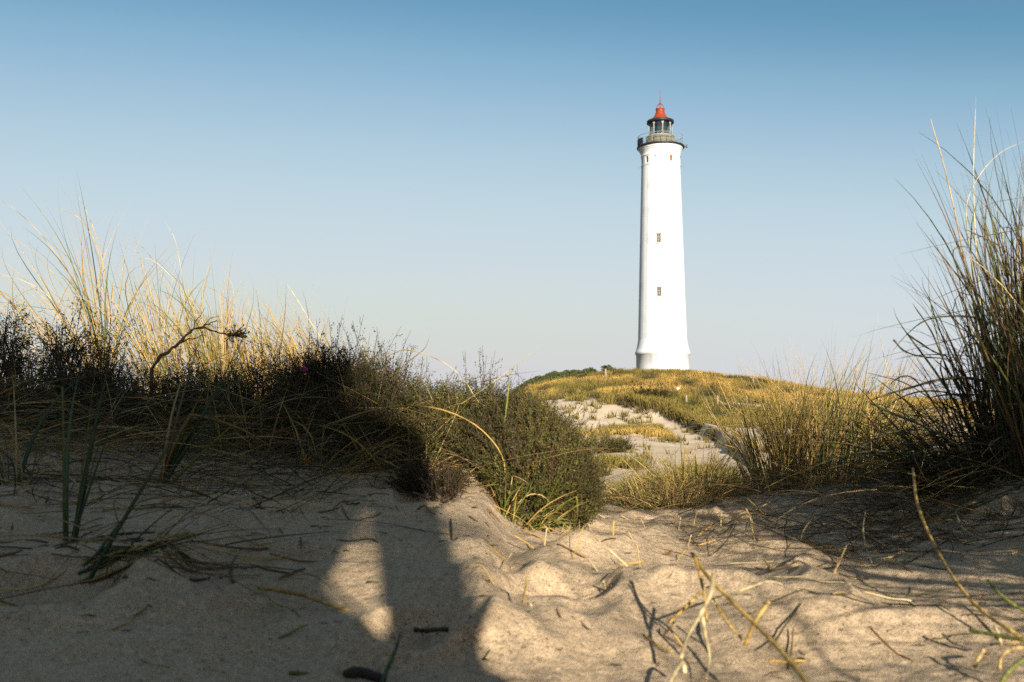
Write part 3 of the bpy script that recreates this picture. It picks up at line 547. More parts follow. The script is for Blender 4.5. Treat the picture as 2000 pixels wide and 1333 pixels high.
# ------------------------------------------------------------------ heather
HP = {'olive': (.062, .057, .006), 'brown': (.07, .043, .010), 'deep': (.034, .031, .005), 'rust': (.10, .055, .014), 'yel': (.105, .088, .013)}
def heather(label, lobes, n, mix, name="heather_bush", seed=1, up=.55, sprig=(.03, .06), leaf=.0048, shoot=(.07, .15), stems=40, group=None, nl=11, spread=.3, ragged=.16):
    """lobes: (px, py, depth, rx, ry, rz) of the mound's swellings; shoots stand out of them, each shoot carries side sprigs of tiny leaves"""
    r = np.random.default_rng(seed); cs = np.array([at(l[0], l[1], l[2]) for l in lobes]); rad = np.array([l[3:6] for l in lobes]); cs[:, 2] = np.maximum(cs[:, 2], ground(cs[:, 0], cs[:, 1]) + .15 * rad[:, 2])
    bx, by = cs[:, 0].mean(), cs[:, 1].mean(); org = (bx, by, g1(bx, by)); root = empty(name, org, label, "heather", group)
    k = r.choice(len(lobes), n, p=(rad[:, 0] * rad[:, 2]) / (rad[:, 0] * rad[:, 2]).sum()); d = r.normal(size=(n, 3)); d[:, 2] = np.where(d[:, 2] < 0, d[:, 2] * .45, d[:, 2]); d /= np.linalg.norm(d, axis=1)[:, None]
    L_ = r.uniform(*shoot, n); tip0 = cs[k] + rad[k] * d * r.uniform(.55, 1.03, n)[:, None]
    g = ground(tip0[:, 0], tip0[:, 1]); ok = tip0[:, 2] > g + .01; k, d, L_, tip0 = k[ok], d[ok], L_[ok], tip0[ok]; n = len(k)
    dr = d * (1 - up) + np.array([0, 0, up]) + r.normal(0, spread, (n, 3)); dr /= np.linalg.norm(dr, axis=1)[:, None]
    root_p = tip0 - dr * L_[:, None] * .55
    bend = np.array([0, 0, 1.0]) * .25 * L_[:, None] * .5
    hue = r.choice(len(mix), n, p=np.array(list(mix.values())) / sum(mix.values())); hc = np.array([HP[q] for q in mix])[hue] * r.uniform(.7, 1.3, (n, 1)) * (1.0 + 1.1 * vnoise(tip0[:, 0] * 9 + tip0[:, 1] * 3, tip0[:, 2] * 9, 77))[:, None]; L_ = L_ * np.where(r.uniform(0, 1, n) < ragged, 1.65, 1.0)
    # sprigs: one terminal and several side ones on every shoot
    ns = 6; sp_a = np.tile(np.r_[.55, .25, .40, .55, .70, .85], n).reshape(n, ns); sb = root_p[:, None] + (dr * L_[:, None])[:, None] * sp_a[..., None] + bend[:, None] * (sp_a ** 2)[..., None]
    sdv = dr[:, None] * .9 + r.normal(0, .55, (n, ns, 3)) * np.r_[.15, 1, 1, 1, 1, .8][None, :, None]; sdv /= np.linalg.norm(sdv, axis=2)[..., None]
    sl = r.uniform(*sprig, (n, ns)) * np.r_[1.5, 1, 1, .9, .8, .7][None]
    q = np.linspace(.12, 1, nl); P = (sb[:, :, None] + sdv[:, :, None] * (sl[..., None] * q)[..., None]).reshape(-1, 3)
    P += r.normal(0, .0012, P.shape); nv = np.repeat(sdv.reshape(-1, 3), nl, 0)
    ax = r.normal(size=P.shape); ax -= nv * (ax * nv).sum(1)[:, None]; ax /= np.linalg.norm(ax, axis=1)[:, None]; ld = ax * .75 + nv * .75; s = np.cross(ld, nv); s /= np.linalg.norm(s, axis=1)[:, None] + 1e-9
    sz = (leaf * r.uniform(.7, 1.3, len(P)))[:, None]; C = np.repeat(hc, ns * nl, 0) * r.uniform(.75, 1.25, (len(P), 1))
    V = np.stack([P, P + ld * sz * .5 + s * sz * .3, P + ld * sz * 1.1, P + ld * sz * .5 - s * sz * .3], 1).reshape(-1, 3)
    mesh("foliage", V, np.arange(len(V)).reshape(-1, 4), M_LEAF, np.repeat(C, 4, 0), root, org)
    # woody shoots: every shoot's own stem and the branches that carry them
    b = Bag(); T = np.linspace(0, 1, 4); SP = root_p[:, None] + (dr * L_[:, None])[:, None] * T[None, :, None] + bend[:, None] * (T ** 2)[None, :, None]
    wid = .0011; o3 = np.array([[1, 0, 0], [-.5, .87, 0], [-.5, -.87, 0]]) * wid
    VV = (SP[:, :, None] + o3[None, None] * np.r_[1.2, 1, .8, .5][None, :, None, None]).reshape(-1, 3); o = (np.arange(n) * 12)[:, None, None]; ii = (np.arange(3) * 3)[None, :, None]; jj = np.arange(3)[None, None]; j2 = (jj + 1) % 3
    b.add(VV, np.stack([o + ii + jj, o + ii + j2, o + ii + 3 + j2, o + ii + 3 + jj], -1).reshape(-1, 4), None, np.array((.10, .065, .04)))
    for _ in range(stems):
        kk = r.integers(len(lobes)); c = cs[kk]; gz = g1(c[0], c[1]); s0 = np.array([c[0] + r.normal(0, rad[kk, 0] * .3), c[1] + r.normal(0, rad[kk, 1] * .3), 0]); s0[2] = g1(s0[0], s0[1]) - .01
        e = c + rad[kk] * (lambda v: v / np.linalg.norm(v))(r.normal(size=3) * [1, 1, .6] + [0, 0, .35]) * r.uniform(.55, .95); e[2] = max(e[2], g1(e[0], e[1]) + .01); mid = (s0 + e) / 2 + r.normal(0, .02, 3) + [0, 0, .02]
        b.tube(catmull([s0, mid, e], 9), np.linspace(.0034, .0012, 9) * r.uniform(.7, 1.3), 5, np.array((.13, .09, .06)) * r.uniform(.6, 1.4))
    b.build("woody_branches", M_WOOD, root, org); return root
G_H = "heather along the left bank"
heather("dark heather with upright brown sprigs cut by the left picture edge", [(-60, 760, 3.0, .16, .14, .16), (15, 715, 3.05, .07, .1, .12), (-20, 830, 2.9, .2, .15, .1), (20, 680, 3.05, .045, .05, .07)], 330, {'brown': 3, 'deep': 2, 'olive': 2}, seed=1, leaf=.006, sprig=(.035, .075), nl=9, spread=.4, group=G_H)
heather("tall open heather of brown sprigs in front of the pale marram at far left", [(150, 740, 3.1, .10, .1, .10), (125, 690, 3.1, .055, .06, .06), (215, 745, 3.1, .07, .08, .06), (120, 800, 3.0, .14, .12, .09)], 300, {'olive': 3, 'brown': 3, 'rust': 1, 'deep': 1}, seed=2, shoot=(.09, .18), leaf=.006, sprig=(.035, .08), nl=9, spread=.42, stems=60, group=G_H)
heather("long low blackish heather under the row of sunlit straw tufts", [(60, 850, 2.95, .16, .14, .08), (180, 830, 2.95, .15, .14, .09), (300, 815, 3.0, .14, .14, .09), (410, 800, 3.0, .13, .14, .08), (500, 800, 3.0, .12, .14, .09), (330, 870, 2.8, .2, .12, .06)], 1500, {'deep': 4, 'olive': 2, 'brown': 2}, seed=3, group=G_H)
heather("dark spiky heather mound with a pink bloom, left of the thin olive heather", [(585, 780, 2.95, .09, .12, .09), (650, 765, 2.95, .09, .12, .10), (720, 775, 2.9, .09, .12, .09), (770, 810, 2.85, .08, .1, .08), (640, 840, 2.8, .18, .12, .09), (740, 880, 2.7, .12, .1, .07)], 1600, {'deep': 4, 'olive': 3, 'brown': 2}, seed=4, up=.65, stems=90, group=G_H)
heather("thin olive heather with bare reddish twigs in the dip before the round bush", [(830, 830, 2.85, .07, .1, .07), (890, 830, 2.8, .07, .1, .07), (860, 890, 2.7, .11, .1, .06), (945, 820, 2.8, .05, .08, .06), (930, 890, 2.65, .08, .1, .07)], 1700, {'olive': 5, 'rust': 1.2, 'yel': 1.5, 'deep': 2}, ragged=.08, seed=5, stems=70, group=G_H)
heather("big rounded green-brown heather bush beside the sandy path", [(1010, 880, 2.6, .10, .12, .12), (1060, 920, 2.6, .11, .13, .13), (1095, 965, 2.55, .085, .12, .12), (985, 920, 2.55, .10, .12, .11), (1110, 1000, 2.5, .06, .1, .08), (1035, 960, 2.45, .11, .11, .11)], 7000, {'olive': 6, 'brown': 2.2, 'deep': 2, 'rust': .8, 'yel': .6}, seed=6, up=.45, ragged=.05, spread=.24, sprig=(.02, .042), leaf=.0042, shoot=(.05, .11), stems=140, group=G_H)
heather("flattened dead brown heather clump half buried in the sand slope", [(835, 985, 2.28, .085, .05, .035), (870, 1005, 2.2, .045, .04, .03)], 360, {'brown': 4, 'deep': 2, 'rust': 2}, name="dead_heather_clump", seed=7, up=.3, leaf=.003, sprig=(.012, .03), shoot=(.03, .06), stems=26)

heather("dark brown shrub hanging over the upper edge of the sandy scar on the hill", [(1262, 808, 52, .55, .5, .32), (1292, 812, 52, .4, .4, .25)], 260, {'brown': 4, 'deep': 3}, name="hill_shrub", seed=8, leaf=.05, sprig=(.15, .35), shoot=(.3, .6), stems=10)
heather("small dark shrub lying low among the tufts in the middle of the sandy scar", [(1188, 896, 19, .28, .25, .12), (1210, 892, 19, .2, .2, .10)], 200, {'brown': 3, 'olive': 3}, name="hill_shrub", seed=9, leaf=.022, sprig=(.08, .18), shoot=(.15, .3), stems=10)

# ------------------------------------------------------------------ marram tufts
LEFT = math.pi
DRYL = {'straw': 4, 'gold': 4, 'pale': 1}; GRL = {'green': 2, 'blue': .8, 'gold': 2}
G_L = "sunlit marram tufts behind the heather"
for (lab, px, Y, h, n, le, sp) in [
    ("wide sweeping marram tuft with blades arching out past the left picture edge", 185, 4.5, 1.08, 38, .55, .05),
    ("tallest upright marram tuft of the left row, green at its base", 208, 4.4, 1.0, 52, .16, .035),
    ("sparse pale marram at the far left with a few long drooping blades", 60, 4.6, .70, 26, .35, .07),
    ("dense straw-coloured marram tuft behind the dead forked branch", 300, 4.5, .78, 58, .26, .07),
    ("loose golden marram tuft with crossing blades left of the dried flower head", 350, 4.4, .66, 58, .22, .08),
    ("green-footed marram tuft right below the dried flower head", 425, 4.3, .62, 110, .18, .06),
    ("short fine straw tuft just right of the dried flower head", 500, 4.7, .60, 130, .25, .07),
    ("wispy pale tuft with one stiff white stalk behind the pink bloom", 590, 4.7, .60, 130, .35, .08),
    ("feathery leaning straw tuft above the dark spiky heather mound", 655, 4.8, .58, 140, .40, .08),
    ("low thin straw tuft at the right end of the sunlit row", 735, 4.9, .46, 120, .40, .08)]:
    tuft(lab, px, Y, h, int(n * 1.15), GRL, DRYL, sp, LEFT, le, .30, .85, .0024, .62, curl=1.3, group=G_L, seed=11, wild=.4)
G_T = "marram growing through the shaded heather"
for (lab, px, Y, h, n, le) in [
    ("golden blades fanning out of the low blackish heather at far left", 235, 2.75, .26, 34, .2), ("crossing tan blades in the low heather below the dead branch", 420, 2.7, .26, 40, -.1),
    ("tangled tan and green blades left of the dark spiky heather mound", 520, 2.75, .28, 46, .3), ("brown flattened blades spilling from the foot of the dark spiky heather mound", 640, 2.55, .24, 60, .5),
    ("thin tan blades between the dark spiky mound and the thin olive heather", 790, 2.6, .26, 44, -.2)]:
    tuft(lab, px, Y, h, n, {'blue': 2, 'green': 3}, {'straw': 4, 'gold': 3, 'brown': 2}, .09, 0.0, le, .75, 1.1, .0018, .65, group=G_T, seed=61, wild=.5, curl=1.2)
G_S = "green shoots in the shaded sand"
tuft("dark green shoot with broad upright leaves rooted in shaded sand at left", 140, 1.62, .42, 8, {'blue': 4, 'green': 1}, {'brown': 1, 'blue': 3}, 0.012, None, 0, .30, .35, .0036, .3, name="marram_shoot", seed=3, group=G_S, wild=.1)
tuft("green shoot whose long leaves lean right across the dark heather", 325, 2.25, .42, 12, {'blue': 4, 'green': 1.5}, {'brown': 2, 'straw': 2}, .015, .15, .55, .3, .6, .0042, .35, name="marram_shoot", seed=4, group=G_S, wild=.2)
tuft("sprawling green shoot lying toward the right on shaded sand", 190, 1.48, .30, 16, {'blue': 4, 'green': 1}, {'straw': 3, 'brown': 1}, .02, .05, 1.45, .2, .55, .0036, .4, name="marram_shoot", seed=5, group=G_S, wild=.2, follow=.002)
tuft("small green shoot with arching leaves at the left edge under the heather", 35, 2.1, .3, 16, {'blue': 3, 'green': 2}, {'straw': 3, 'brown': 1}, .03, None, 0, .6, 1.2, .0032, .5, name="marram_shoot", seed=6, group=G_S)
tuft("thin marram with stiff green blades standing in the dark spiky heather", 700, 2.9, .36, 22, {'blue': 2, 'green': 2}, {'straw': 3, 'brown': 2}, .10, None, 0, .55, .8, .0024, .6, seed=7)
tuft("few upright green blades and curled straw behind the thin olive heather", 905, 2.8, .30, 18, {'blue': 2, 'green': 3}, {'straw': 3, 'pale': 1}, .07, None, 0, .4, .9, .0022, .55, seed=8)
tuft("bright green blades spilling down at the foot of the round heather bush", 1015, 2.34, .20, 60, {'green': 5, 'blue': 1.5}, {'gold': 3, 'straw': 2}, .05, -.9, .55, .55, 1.3, .0026, .35, seed=9, wild=.5)
# centre and right of the path
G_C = "grass tufts at the far end of the sandy path"
for (lab, px, Y, h, n, dry, sp, mg, md, fan) in [
    ("fan-shaped golden green tuft in the middle of the path's end", 1345, 3.55, .27, 190, .55, .09, {'green': 4, 'gold': 1}, {'gold': 4, 'straw': 3}, .75),
    ("low dry tuft with bleached straw at the left side of the path's end", 1265, 3.4, .17, 150, .65, .10, {'green': 3}, {'straw': 3, 'brown': 2, 'gold': 2}, .9),
    ("small dark green tuft next to the round heather bush", 1192, 3.7, .16, 60, .25, .05, {'green': 3, 'blue': 2}, {'straw': 2}, .7),
    ("pale drooping tuft between the fan-shaped tuft and the tall golden clump", 1395, 3.6, .20, 120, .6, .09, {'green': 3, 'blue': 1}, {'straw': 3, 'pale': 1, 'gold': 2}, .9),
    ("short blue-green tuft at the left foot of the tall golden clump", 1455, 3.7, .19, 80, .3, .08, {'blue': 3, 'green': 3}, {'straw': 2, 'brown': 1}, .8),
    ("low brown-tipped tuft in front of the fan-shaped tuft", 1315, 3.25, .12, 120, .7, .08, {'green': 3}, {'gold': 2, 'brown': 3, 'straw': 2}, 1.0)]:
    tuft(lab, px, Y, h, int(n * 1.6), mg, md, sp, None, 0, fan, .9, .0021, dry, group=G_C, seed=21, wild=.35)
G_M = "tall golden marram clump right of the path"
for (lab, px, Y, h, n, dry, le) in [
    ("leftmost tuft of the tall golden marram clump, leaning left", 1510, 3.85, .54, 76, .6, -.12),
    ("densest tuft in the middle of the tall golden marram clump", 1565, 3.9, .60, 110, .62, .02),
    ("straight green and gold tuft right of centre in the tall golden clump", 1620, 3.9, .62, 100, .55, .12),
    ("right-leaning tuft at the right side of the tall golden clump", 1675, 3.85, .58, 84, .5, .26),
    ("thin outer tuft where the golden clump meets the dark right-hand tuft", 1735, 3.7, .42, 50, .45, .30)]:
    tuft(lab, px, Y, h, int(n * 2.6), {'green': 4, 'blue': 1.4, 'gold': 2}, {'gold': 5, 'straw': 4}, .09, 0.0, le, .30, .85, .0021, dry, group=G_M, seed=31, wild=.35, curl=1.1)
G_R = "large shaded marram tufts at the right edge"
DG = {'blue': 3, 'dark': 3, 'green': 1.3}; DD = {'brown': 4, 'straw': .7, 'dark': 2}  # brown and green mixes, darkened to put shade into the blade colour
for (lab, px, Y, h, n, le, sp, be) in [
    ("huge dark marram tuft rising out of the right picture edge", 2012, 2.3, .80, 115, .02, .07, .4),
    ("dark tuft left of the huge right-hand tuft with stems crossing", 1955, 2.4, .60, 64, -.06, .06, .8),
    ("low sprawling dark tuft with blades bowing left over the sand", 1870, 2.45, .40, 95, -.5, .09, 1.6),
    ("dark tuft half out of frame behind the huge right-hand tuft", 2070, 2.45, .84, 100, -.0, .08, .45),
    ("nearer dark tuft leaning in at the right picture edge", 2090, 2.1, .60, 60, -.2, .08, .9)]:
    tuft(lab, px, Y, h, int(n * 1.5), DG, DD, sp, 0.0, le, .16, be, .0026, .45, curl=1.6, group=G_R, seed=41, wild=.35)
for (lab, loc, h, n, le) in [
    ("unseen bushy tuft added for its shadow, drooping left on the near shoulder of the right dune", (1.32, .62), .80, 460, -.75), ("unseen dense tuft added for its shadow on the right dune, second from the camera", (1.62, .42), .32, 400, -.3),
    ("unseen dense tuft added for its shadow on top of the right dune", (1.95, .5), .24, 380, -.2), ("unseen dense tuft added for its shadow at the back of the right dune", (2.35, .4), .24, 300, -.2)]:
    tuft(lab, 0, 0, h, n, DG, DD, .14, 0.0, le, .4, .9, .0034, .4, seed=51, parent_loc=loc)  # unseen tufts put on the right dune to shade the sand
for (lab, loc, h, n, le) in [("unseen very dense tuft added to shade the huge right-hand tuft from its near side", (1.42, 1.42), .80, 420, -.1), ("unseen very dense tuft added for shade, right neighbour of the near one", (1.75, 1.5), .85, 420, -.1)]:
    tuft(lab, 0, 0, h, n, DG, DD, .16, 0.0, le, .25, .7, .0036, .4, seed=59, parent_loc=loc)  # unseen tufts added to throw shade on the right-hand tuft
for (lab, loc, h, n, le) in [("unseen overhanging tuft added for its shadow on the dune top behind the camera", (.66, -3.15), .7, 620, 1.3), ("second unseen overhanging tuft added for its shadow behind the camera, further left", (.48, -3.0), .6, 420, 1.2)]:
    tuft(lab, 0, 0, h, n, DG, DD, .16, 0.0, le, .4, .9, .004, .4, seed=53, parent_loc=loc)  # unseen overhang added to dapple the heather with shade
for (lab, loc, h, n) in [("unseen thin tuft added for its shadow behind the camera to the right, nearer one", (.78, -1.0), 1.25, 105), ("unseen thin tuft added for its shadow behind the camera to the right, farther one", (1.15, -.95), 1.2, 85)]:
    tuft(lab, 0, 0, h, n, DG, DD, .12, None, 0, .45, .9, .003, .5, seed=57, parent_loc=loc, wild=.4)  # unseen tufts added to lay blade shadows on the near sand

# ------------------------------------------------------------------ single stalks one can point at
stalk("arched_stalk", "tan dry stalk bent in a wide arch over the olive heather", "grass stalk", [(640, 830, 2.55), (735, 800, 2.5), (835, 795, 2.45), (920, 825, 2.4), (975, 880, 2.38), (985, 935, 2.36), (955, 980, 2.36)], .0022, 'gold')
stalk("arched_stalk", "pale thin stalk curving over the skyline above the olive heather", "grass stalk", [(725, 712, 2.8), (770, 690, 2.75), (800, 684, 2.7), (860, 705, 2.65), (905, 740, 2.62), (935, 785, 2.6), (975, 805, 2.6)], .0014, 'pale')
stalk("bent_stalk", "long dry stalk running down the sand from the dark heather to the round bush", "grass stalk", [(740, 895, 2.45), (820, 932, 2.35), (900, 955, 2.3), (960, 985, 2.25), (1010, 1010, 2.22), (1045, 1035, 2.16)], .0019, 'gold')
stalk("upright_blade", "lone upright green blade on the skyline above the round bush", "grass blade", [(975, 885, 2.5), (986, 820, 2.5), (993, 760, 2.5), (996, 718, 2.5)], .0026, 'green')
stalk("slanting_blade", "thin straight stem slanting right over the round bush against the sky", "grass blade", [(900, 790, 2.6), (950, 756, 2.6), (1010, 712, 2.6), (1056, 674, 2.6)], .0010, 'straw')
stalk("slanting_blade", "dark curved stem rising from the heather left of the arched pale stalk", "grass blade", [(760, 740, 2.8), (800, 705, 2.8), (830, 680, 2.8), (840, 652, 2.8)], .0012, 'brown')
G_W = "long wind-bent blades of the sunlit row"
for lab, pts, w, pal in [
    ("uppermost long pale blade sweeping to the left picture edge from the far-left tuft", [(200, 745), (188, 650), (150, 560), (90, 470), (30, 410), (-10, 385)], .0021, 'straw'),
    ("second long pale blade sweeping left, just under the uppermost one", [(195, 745), (170, 640), (120, 555), (60, 490), (-5, 445)], .0020, 'gold'),
    ("long blade drooping flat to the left edge, lowest of the sweeping ones", [(190, 740), (150, 655), (105, 590), (60, 555), (-10, 532)], .0020, 'pale'),
    ("tallest straight blade of the far-left tuft, ending in a fine dark tip", [(208, 745), (214, 610), (196, 490), (172, 420), (148, 375)], .0024, 'straw'),
    ("bent blade nodding left just beneath the tallest blade", [(212, 745), (214, 600), (195, 500), (168, 440), (135, 415), (102, 406)], .0021, 'gold'),
    ("long blade nodding left in the middle of the sunlit row", [(330, 745), (345, 640), (320, 550), (285, 490), (240, 458)], .0020, 'straw'),
    ("slender blade curving left above the dead forked branch", [(420, 745), (395, 640), (350, 560), (300, 510), (262, 505)], .0018, 'pale'),
    ("hooked blade arching right over the dried flower head", [(330, 745), (345, 620), (390, 560), (450, 590), (490, 640)], .0016, 'straw'),
    ("fine blade rising straight out of the middle of the sunlit row", [(370, 745), (362, 600), (345, 480), (322, 432)], .0016, 'pale')]:
    stalk("grass_blade", lab, "grass blade", [(q[0], q[1], 4.42) for q in pts], w, pal, G_W)
stalk("stiff_stalk", "stiff white stalk standing up from the wispy tuft behind the pink bloom", "grass stalk", [(640, 680, 4.6), (610, 635, 4.6), (580, 585, 4.6), (560, 555, 4.6)], .0030, 'pale')
stalk("stiff_stalk", "thin dark stem crossing upright beside the stiff white stalk", "grass stalk", [(520, 760, 3.1), (545, 690, 3.1), (556, 620, 3.1), (559, 555, 3.1)], .0013, 'brown')
stalk("tall_stem", "tall pinkish stem leaning left out of the huge right-hand tuft", "grass stem", [(1940, 800, 2.35), (1905, 620, 2.35), (1872, 450, 2.35), (1845, 330, 2.35), (1822, 250, 2.35), (1816, 224, 2.35)], .0020, 'straw')
stalk("tall_stem", "tallest pale stem standing straight up from the huge right-hand tuft", "grass stem", [(1935, 760, 2.35), (1915, 600, 2.35), (1904, 450, 2.35), (1901, 330, 2.35), (1904, 240, 2.35), (1906, 186, 2.35)], .0018, 'pale')
stalk("looped_stem", "fine pale stem looping over in front of the tallest pale stem", "grass stem", [(1905, 560, 2.3), (1888, 440, 2.3), (1890, 390, 2.3), (1915, 340, 2.3), (1955, 298, 2.3), (2010, 272, 2.3)], .0013, 'pale')
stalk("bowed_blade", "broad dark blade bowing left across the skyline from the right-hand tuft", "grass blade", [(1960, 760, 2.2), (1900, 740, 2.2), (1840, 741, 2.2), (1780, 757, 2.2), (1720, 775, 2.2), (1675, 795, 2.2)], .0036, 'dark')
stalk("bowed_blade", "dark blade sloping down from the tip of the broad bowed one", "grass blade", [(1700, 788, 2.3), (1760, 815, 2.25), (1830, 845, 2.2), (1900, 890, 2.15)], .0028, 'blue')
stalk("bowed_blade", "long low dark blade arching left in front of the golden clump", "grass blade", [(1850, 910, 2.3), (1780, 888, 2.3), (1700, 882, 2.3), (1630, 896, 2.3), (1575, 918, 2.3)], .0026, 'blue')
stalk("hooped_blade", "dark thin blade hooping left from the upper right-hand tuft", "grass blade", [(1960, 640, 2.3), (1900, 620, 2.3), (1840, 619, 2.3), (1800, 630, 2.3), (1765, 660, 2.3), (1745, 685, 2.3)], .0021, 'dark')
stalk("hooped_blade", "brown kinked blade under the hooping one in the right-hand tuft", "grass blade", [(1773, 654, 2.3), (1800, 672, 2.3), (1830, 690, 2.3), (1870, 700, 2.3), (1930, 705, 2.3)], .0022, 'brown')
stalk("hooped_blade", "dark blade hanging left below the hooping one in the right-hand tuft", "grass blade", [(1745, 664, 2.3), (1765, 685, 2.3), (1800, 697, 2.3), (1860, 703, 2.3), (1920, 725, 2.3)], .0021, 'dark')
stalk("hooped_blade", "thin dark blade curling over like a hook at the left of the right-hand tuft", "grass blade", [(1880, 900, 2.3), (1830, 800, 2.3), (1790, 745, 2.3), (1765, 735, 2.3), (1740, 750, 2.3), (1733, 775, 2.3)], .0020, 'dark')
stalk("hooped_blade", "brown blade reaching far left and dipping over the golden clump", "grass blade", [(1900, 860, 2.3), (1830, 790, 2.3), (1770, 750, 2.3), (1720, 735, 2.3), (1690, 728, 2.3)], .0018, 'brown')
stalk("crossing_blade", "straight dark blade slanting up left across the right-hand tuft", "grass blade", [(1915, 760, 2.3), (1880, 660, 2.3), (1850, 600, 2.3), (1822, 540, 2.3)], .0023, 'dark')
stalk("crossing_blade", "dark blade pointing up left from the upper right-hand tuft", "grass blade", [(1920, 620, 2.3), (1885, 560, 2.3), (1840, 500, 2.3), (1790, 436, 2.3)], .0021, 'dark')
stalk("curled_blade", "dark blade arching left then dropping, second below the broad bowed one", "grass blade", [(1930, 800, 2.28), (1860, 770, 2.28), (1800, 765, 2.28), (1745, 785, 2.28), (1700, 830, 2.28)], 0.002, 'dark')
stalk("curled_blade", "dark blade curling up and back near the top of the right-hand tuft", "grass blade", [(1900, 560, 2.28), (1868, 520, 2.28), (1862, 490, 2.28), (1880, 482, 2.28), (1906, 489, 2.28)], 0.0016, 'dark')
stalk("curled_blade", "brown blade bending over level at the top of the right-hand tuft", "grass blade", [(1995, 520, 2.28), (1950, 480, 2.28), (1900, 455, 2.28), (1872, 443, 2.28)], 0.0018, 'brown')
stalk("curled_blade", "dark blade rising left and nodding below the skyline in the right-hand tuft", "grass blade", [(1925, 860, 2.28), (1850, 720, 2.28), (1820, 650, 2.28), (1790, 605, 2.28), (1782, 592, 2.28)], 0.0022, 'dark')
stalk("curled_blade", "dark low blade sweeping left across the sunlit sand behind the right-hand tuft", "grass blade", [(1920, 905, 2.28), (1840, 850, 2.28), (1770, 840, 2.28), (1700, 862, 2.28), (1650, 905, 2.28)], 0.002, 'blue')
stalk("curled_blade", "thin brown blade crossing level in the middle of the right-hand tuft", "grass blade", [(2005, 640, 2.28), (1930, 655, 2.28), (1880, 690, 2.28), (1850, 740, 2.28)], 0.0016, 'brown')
stalk("white_stem", "thin white stem standing alone between the golden clump and the right-hand tuft", "grass stem", [(1768, 815, 3.4), (1745, 755, 3.4), (1727, 700, 3.4), (1712, 612, 3.4)], .0019, 'pale')
stalk("leaning_straw", "long straight straw leaning from the shaded bank down to the sand ridge", "straw", [(1515, 975, 2.7), (1450, 1010, 2.5), (1400, 1040, 2.35), (1372, 1065, 2.2)], .0026, 'straw')
stalk("long_curved_straw", "long tan straw curving down through the shade to the lower right corner", "straw", [(1783, 915, 1.8), (1792, 985, 1.65), (1825, 1065, 1.5), (1870, 1140, 1.38), (1920, 1195, 1.3), (1990, 1243, 1.22)], .0026, 'gold', taper=False)
stalk("curved_straw", "tan curved straw standing in the shade left of the long curved one", "straw", [(1592, 1010, 2.1), (1570, 1035, 2.05), (1563, 1065, 2.0), (1568, 1090, 1.95), (1574, 1110, 1.9)], .0018, 'straw')
stalk("curved_straw", "grey fine blade drooping in the shade beside the long curved straw", "straw", [(1690, 1000, 1.9), (1686, 1040, 1.85), (1697, 1085, 1.8), (1712, 1118, 1.75)], .0015, 'pale')
stalk("curved_straw", "grey fine blade bending right in the deep shade at the right", "straw", [(1866, 1000, 1.9), (1880, 1030, 1.85), (1910, 1050, 1.8), (1960, 1062, 1.75)], .0014, 'pale')
stalk("stub_straw", "short bright bent straw stub standing where shade meets sunlit sand", "straw", [(1629, 1143, 1.66), (1630, 1118, 1.66), (1642, 1092, 1.66), (1654, 1064, 1.66)], .0028, 'straw')
# the dry shoot close to the camera
t_ = empty("dry_shoot", tuple(at(1395, 1200, 1.10)), "dry forked shoot of thick straw and pale leaves standing close by in the sand", "grass shoot")
def limb(part, pts, w, pal, taper=False):
    P = catmull([at(*p) for p in pts], 18); c0, c1 = PAL[pal]; s = np.linspace(0, 1, 18)[:, None]; rr_ = np.random.default_rng(int(abs(pts[0][0])) + 9); C = (np.array(c0) + (np.array(c1) - np.array(c0)) * s) * rr_.uniform(.6, 1.15, (18, 1)); C[rr_.uniform(0, 1, 18) < .15] *= .5; b = Bag(); b.tube(P, w * .9 * (np.clip(1 - s[:, 0] ** 3, .2, 1) if taper else np.ones(18)) * rr_.uniform(.72, 1.12, 18), 7, C); b.build(part, M_STALK, t_, tuple(t_.location))
limb("stalk", [(1352, 1082, 1.22), (1385, 1130, 1.16), (1440, 1185, 1.10), (1500, 1245, 1.03), (1545, 1295, .97), (1600, 1365, .90)], .0029, 'gold')
limb("stalk", [(1356, 1085, 1.20), (1366, 1120, 1.18), (1376, 1165, 1.16), (1381, 1215, 1.16)], .0020, 'gold')
limb("leaf", [(1394, 1120, 1.14), (1388, 1160, 1.13), (1368, 1200, 1.12), (1345, 1240, 1.11), (1330, 1286, 1.10)], .0030, 'pale')
limb("leaf", [(1372, 1205, 1.14), (1378, 1240, 1.13), (1386, 1285, 1.12), (1379, 1330, 1.08)], .0026, 'pale', True)
limb("leaf", [(1302, 1345, 1.02), (1318, 1315, 1.05), (1333, 1294, 1.08), (1338, 1315, 1.08)], .0024, 'pale')
limb("leaf", [(1390, 1175, 1.15), (1430, 1160, 1.2), (1470, 1145, 1.25), (1500, 1136, 1.28), (1528, 1142, 1.3), (1524, 1152, 1.3)], .0018, 'pale', True)
limb("broken_straw", [(1305, 1218, 1.22), (1335, 1190, 1.22), (1370, 1155, 1.22)], .0022, 'gold')
limb("broken_straw", [(1400, 1182, 1.18), (1420, 1215, 1.16), (1450, 1250, 1.14)], .0020, 'gold')
limb("broken_straw", [(1455, 1262, 1.12), (1475, 1215, 1.12), (1502, 1175, 1.12)], .0028, 'gold')
t2 = empty("corner_shoot", tuple(at(1960, 1270, 1.15)), "pale green shoot with curling leaves in the lower right corner", "grass shoot"); t_ = t2
limb("leaf", [(1895, 1230, 1.18), (1930, 1238, 1.16), (2010, 1252, 1.12)], .0028, 'green')
limb("leaf", [(2010, 1265, 1.1), (1975, 1268, 1.1), (1955, 1285, 1.1), (1952, 1310, 1.1)], .0024, 'straw')
limb("leaf", [(2015, 1280, 1.05), (1985, 1298, 1.05), (1965, 1318, 1.05), (1953, 1340, 1.05)], .0030, 'green')
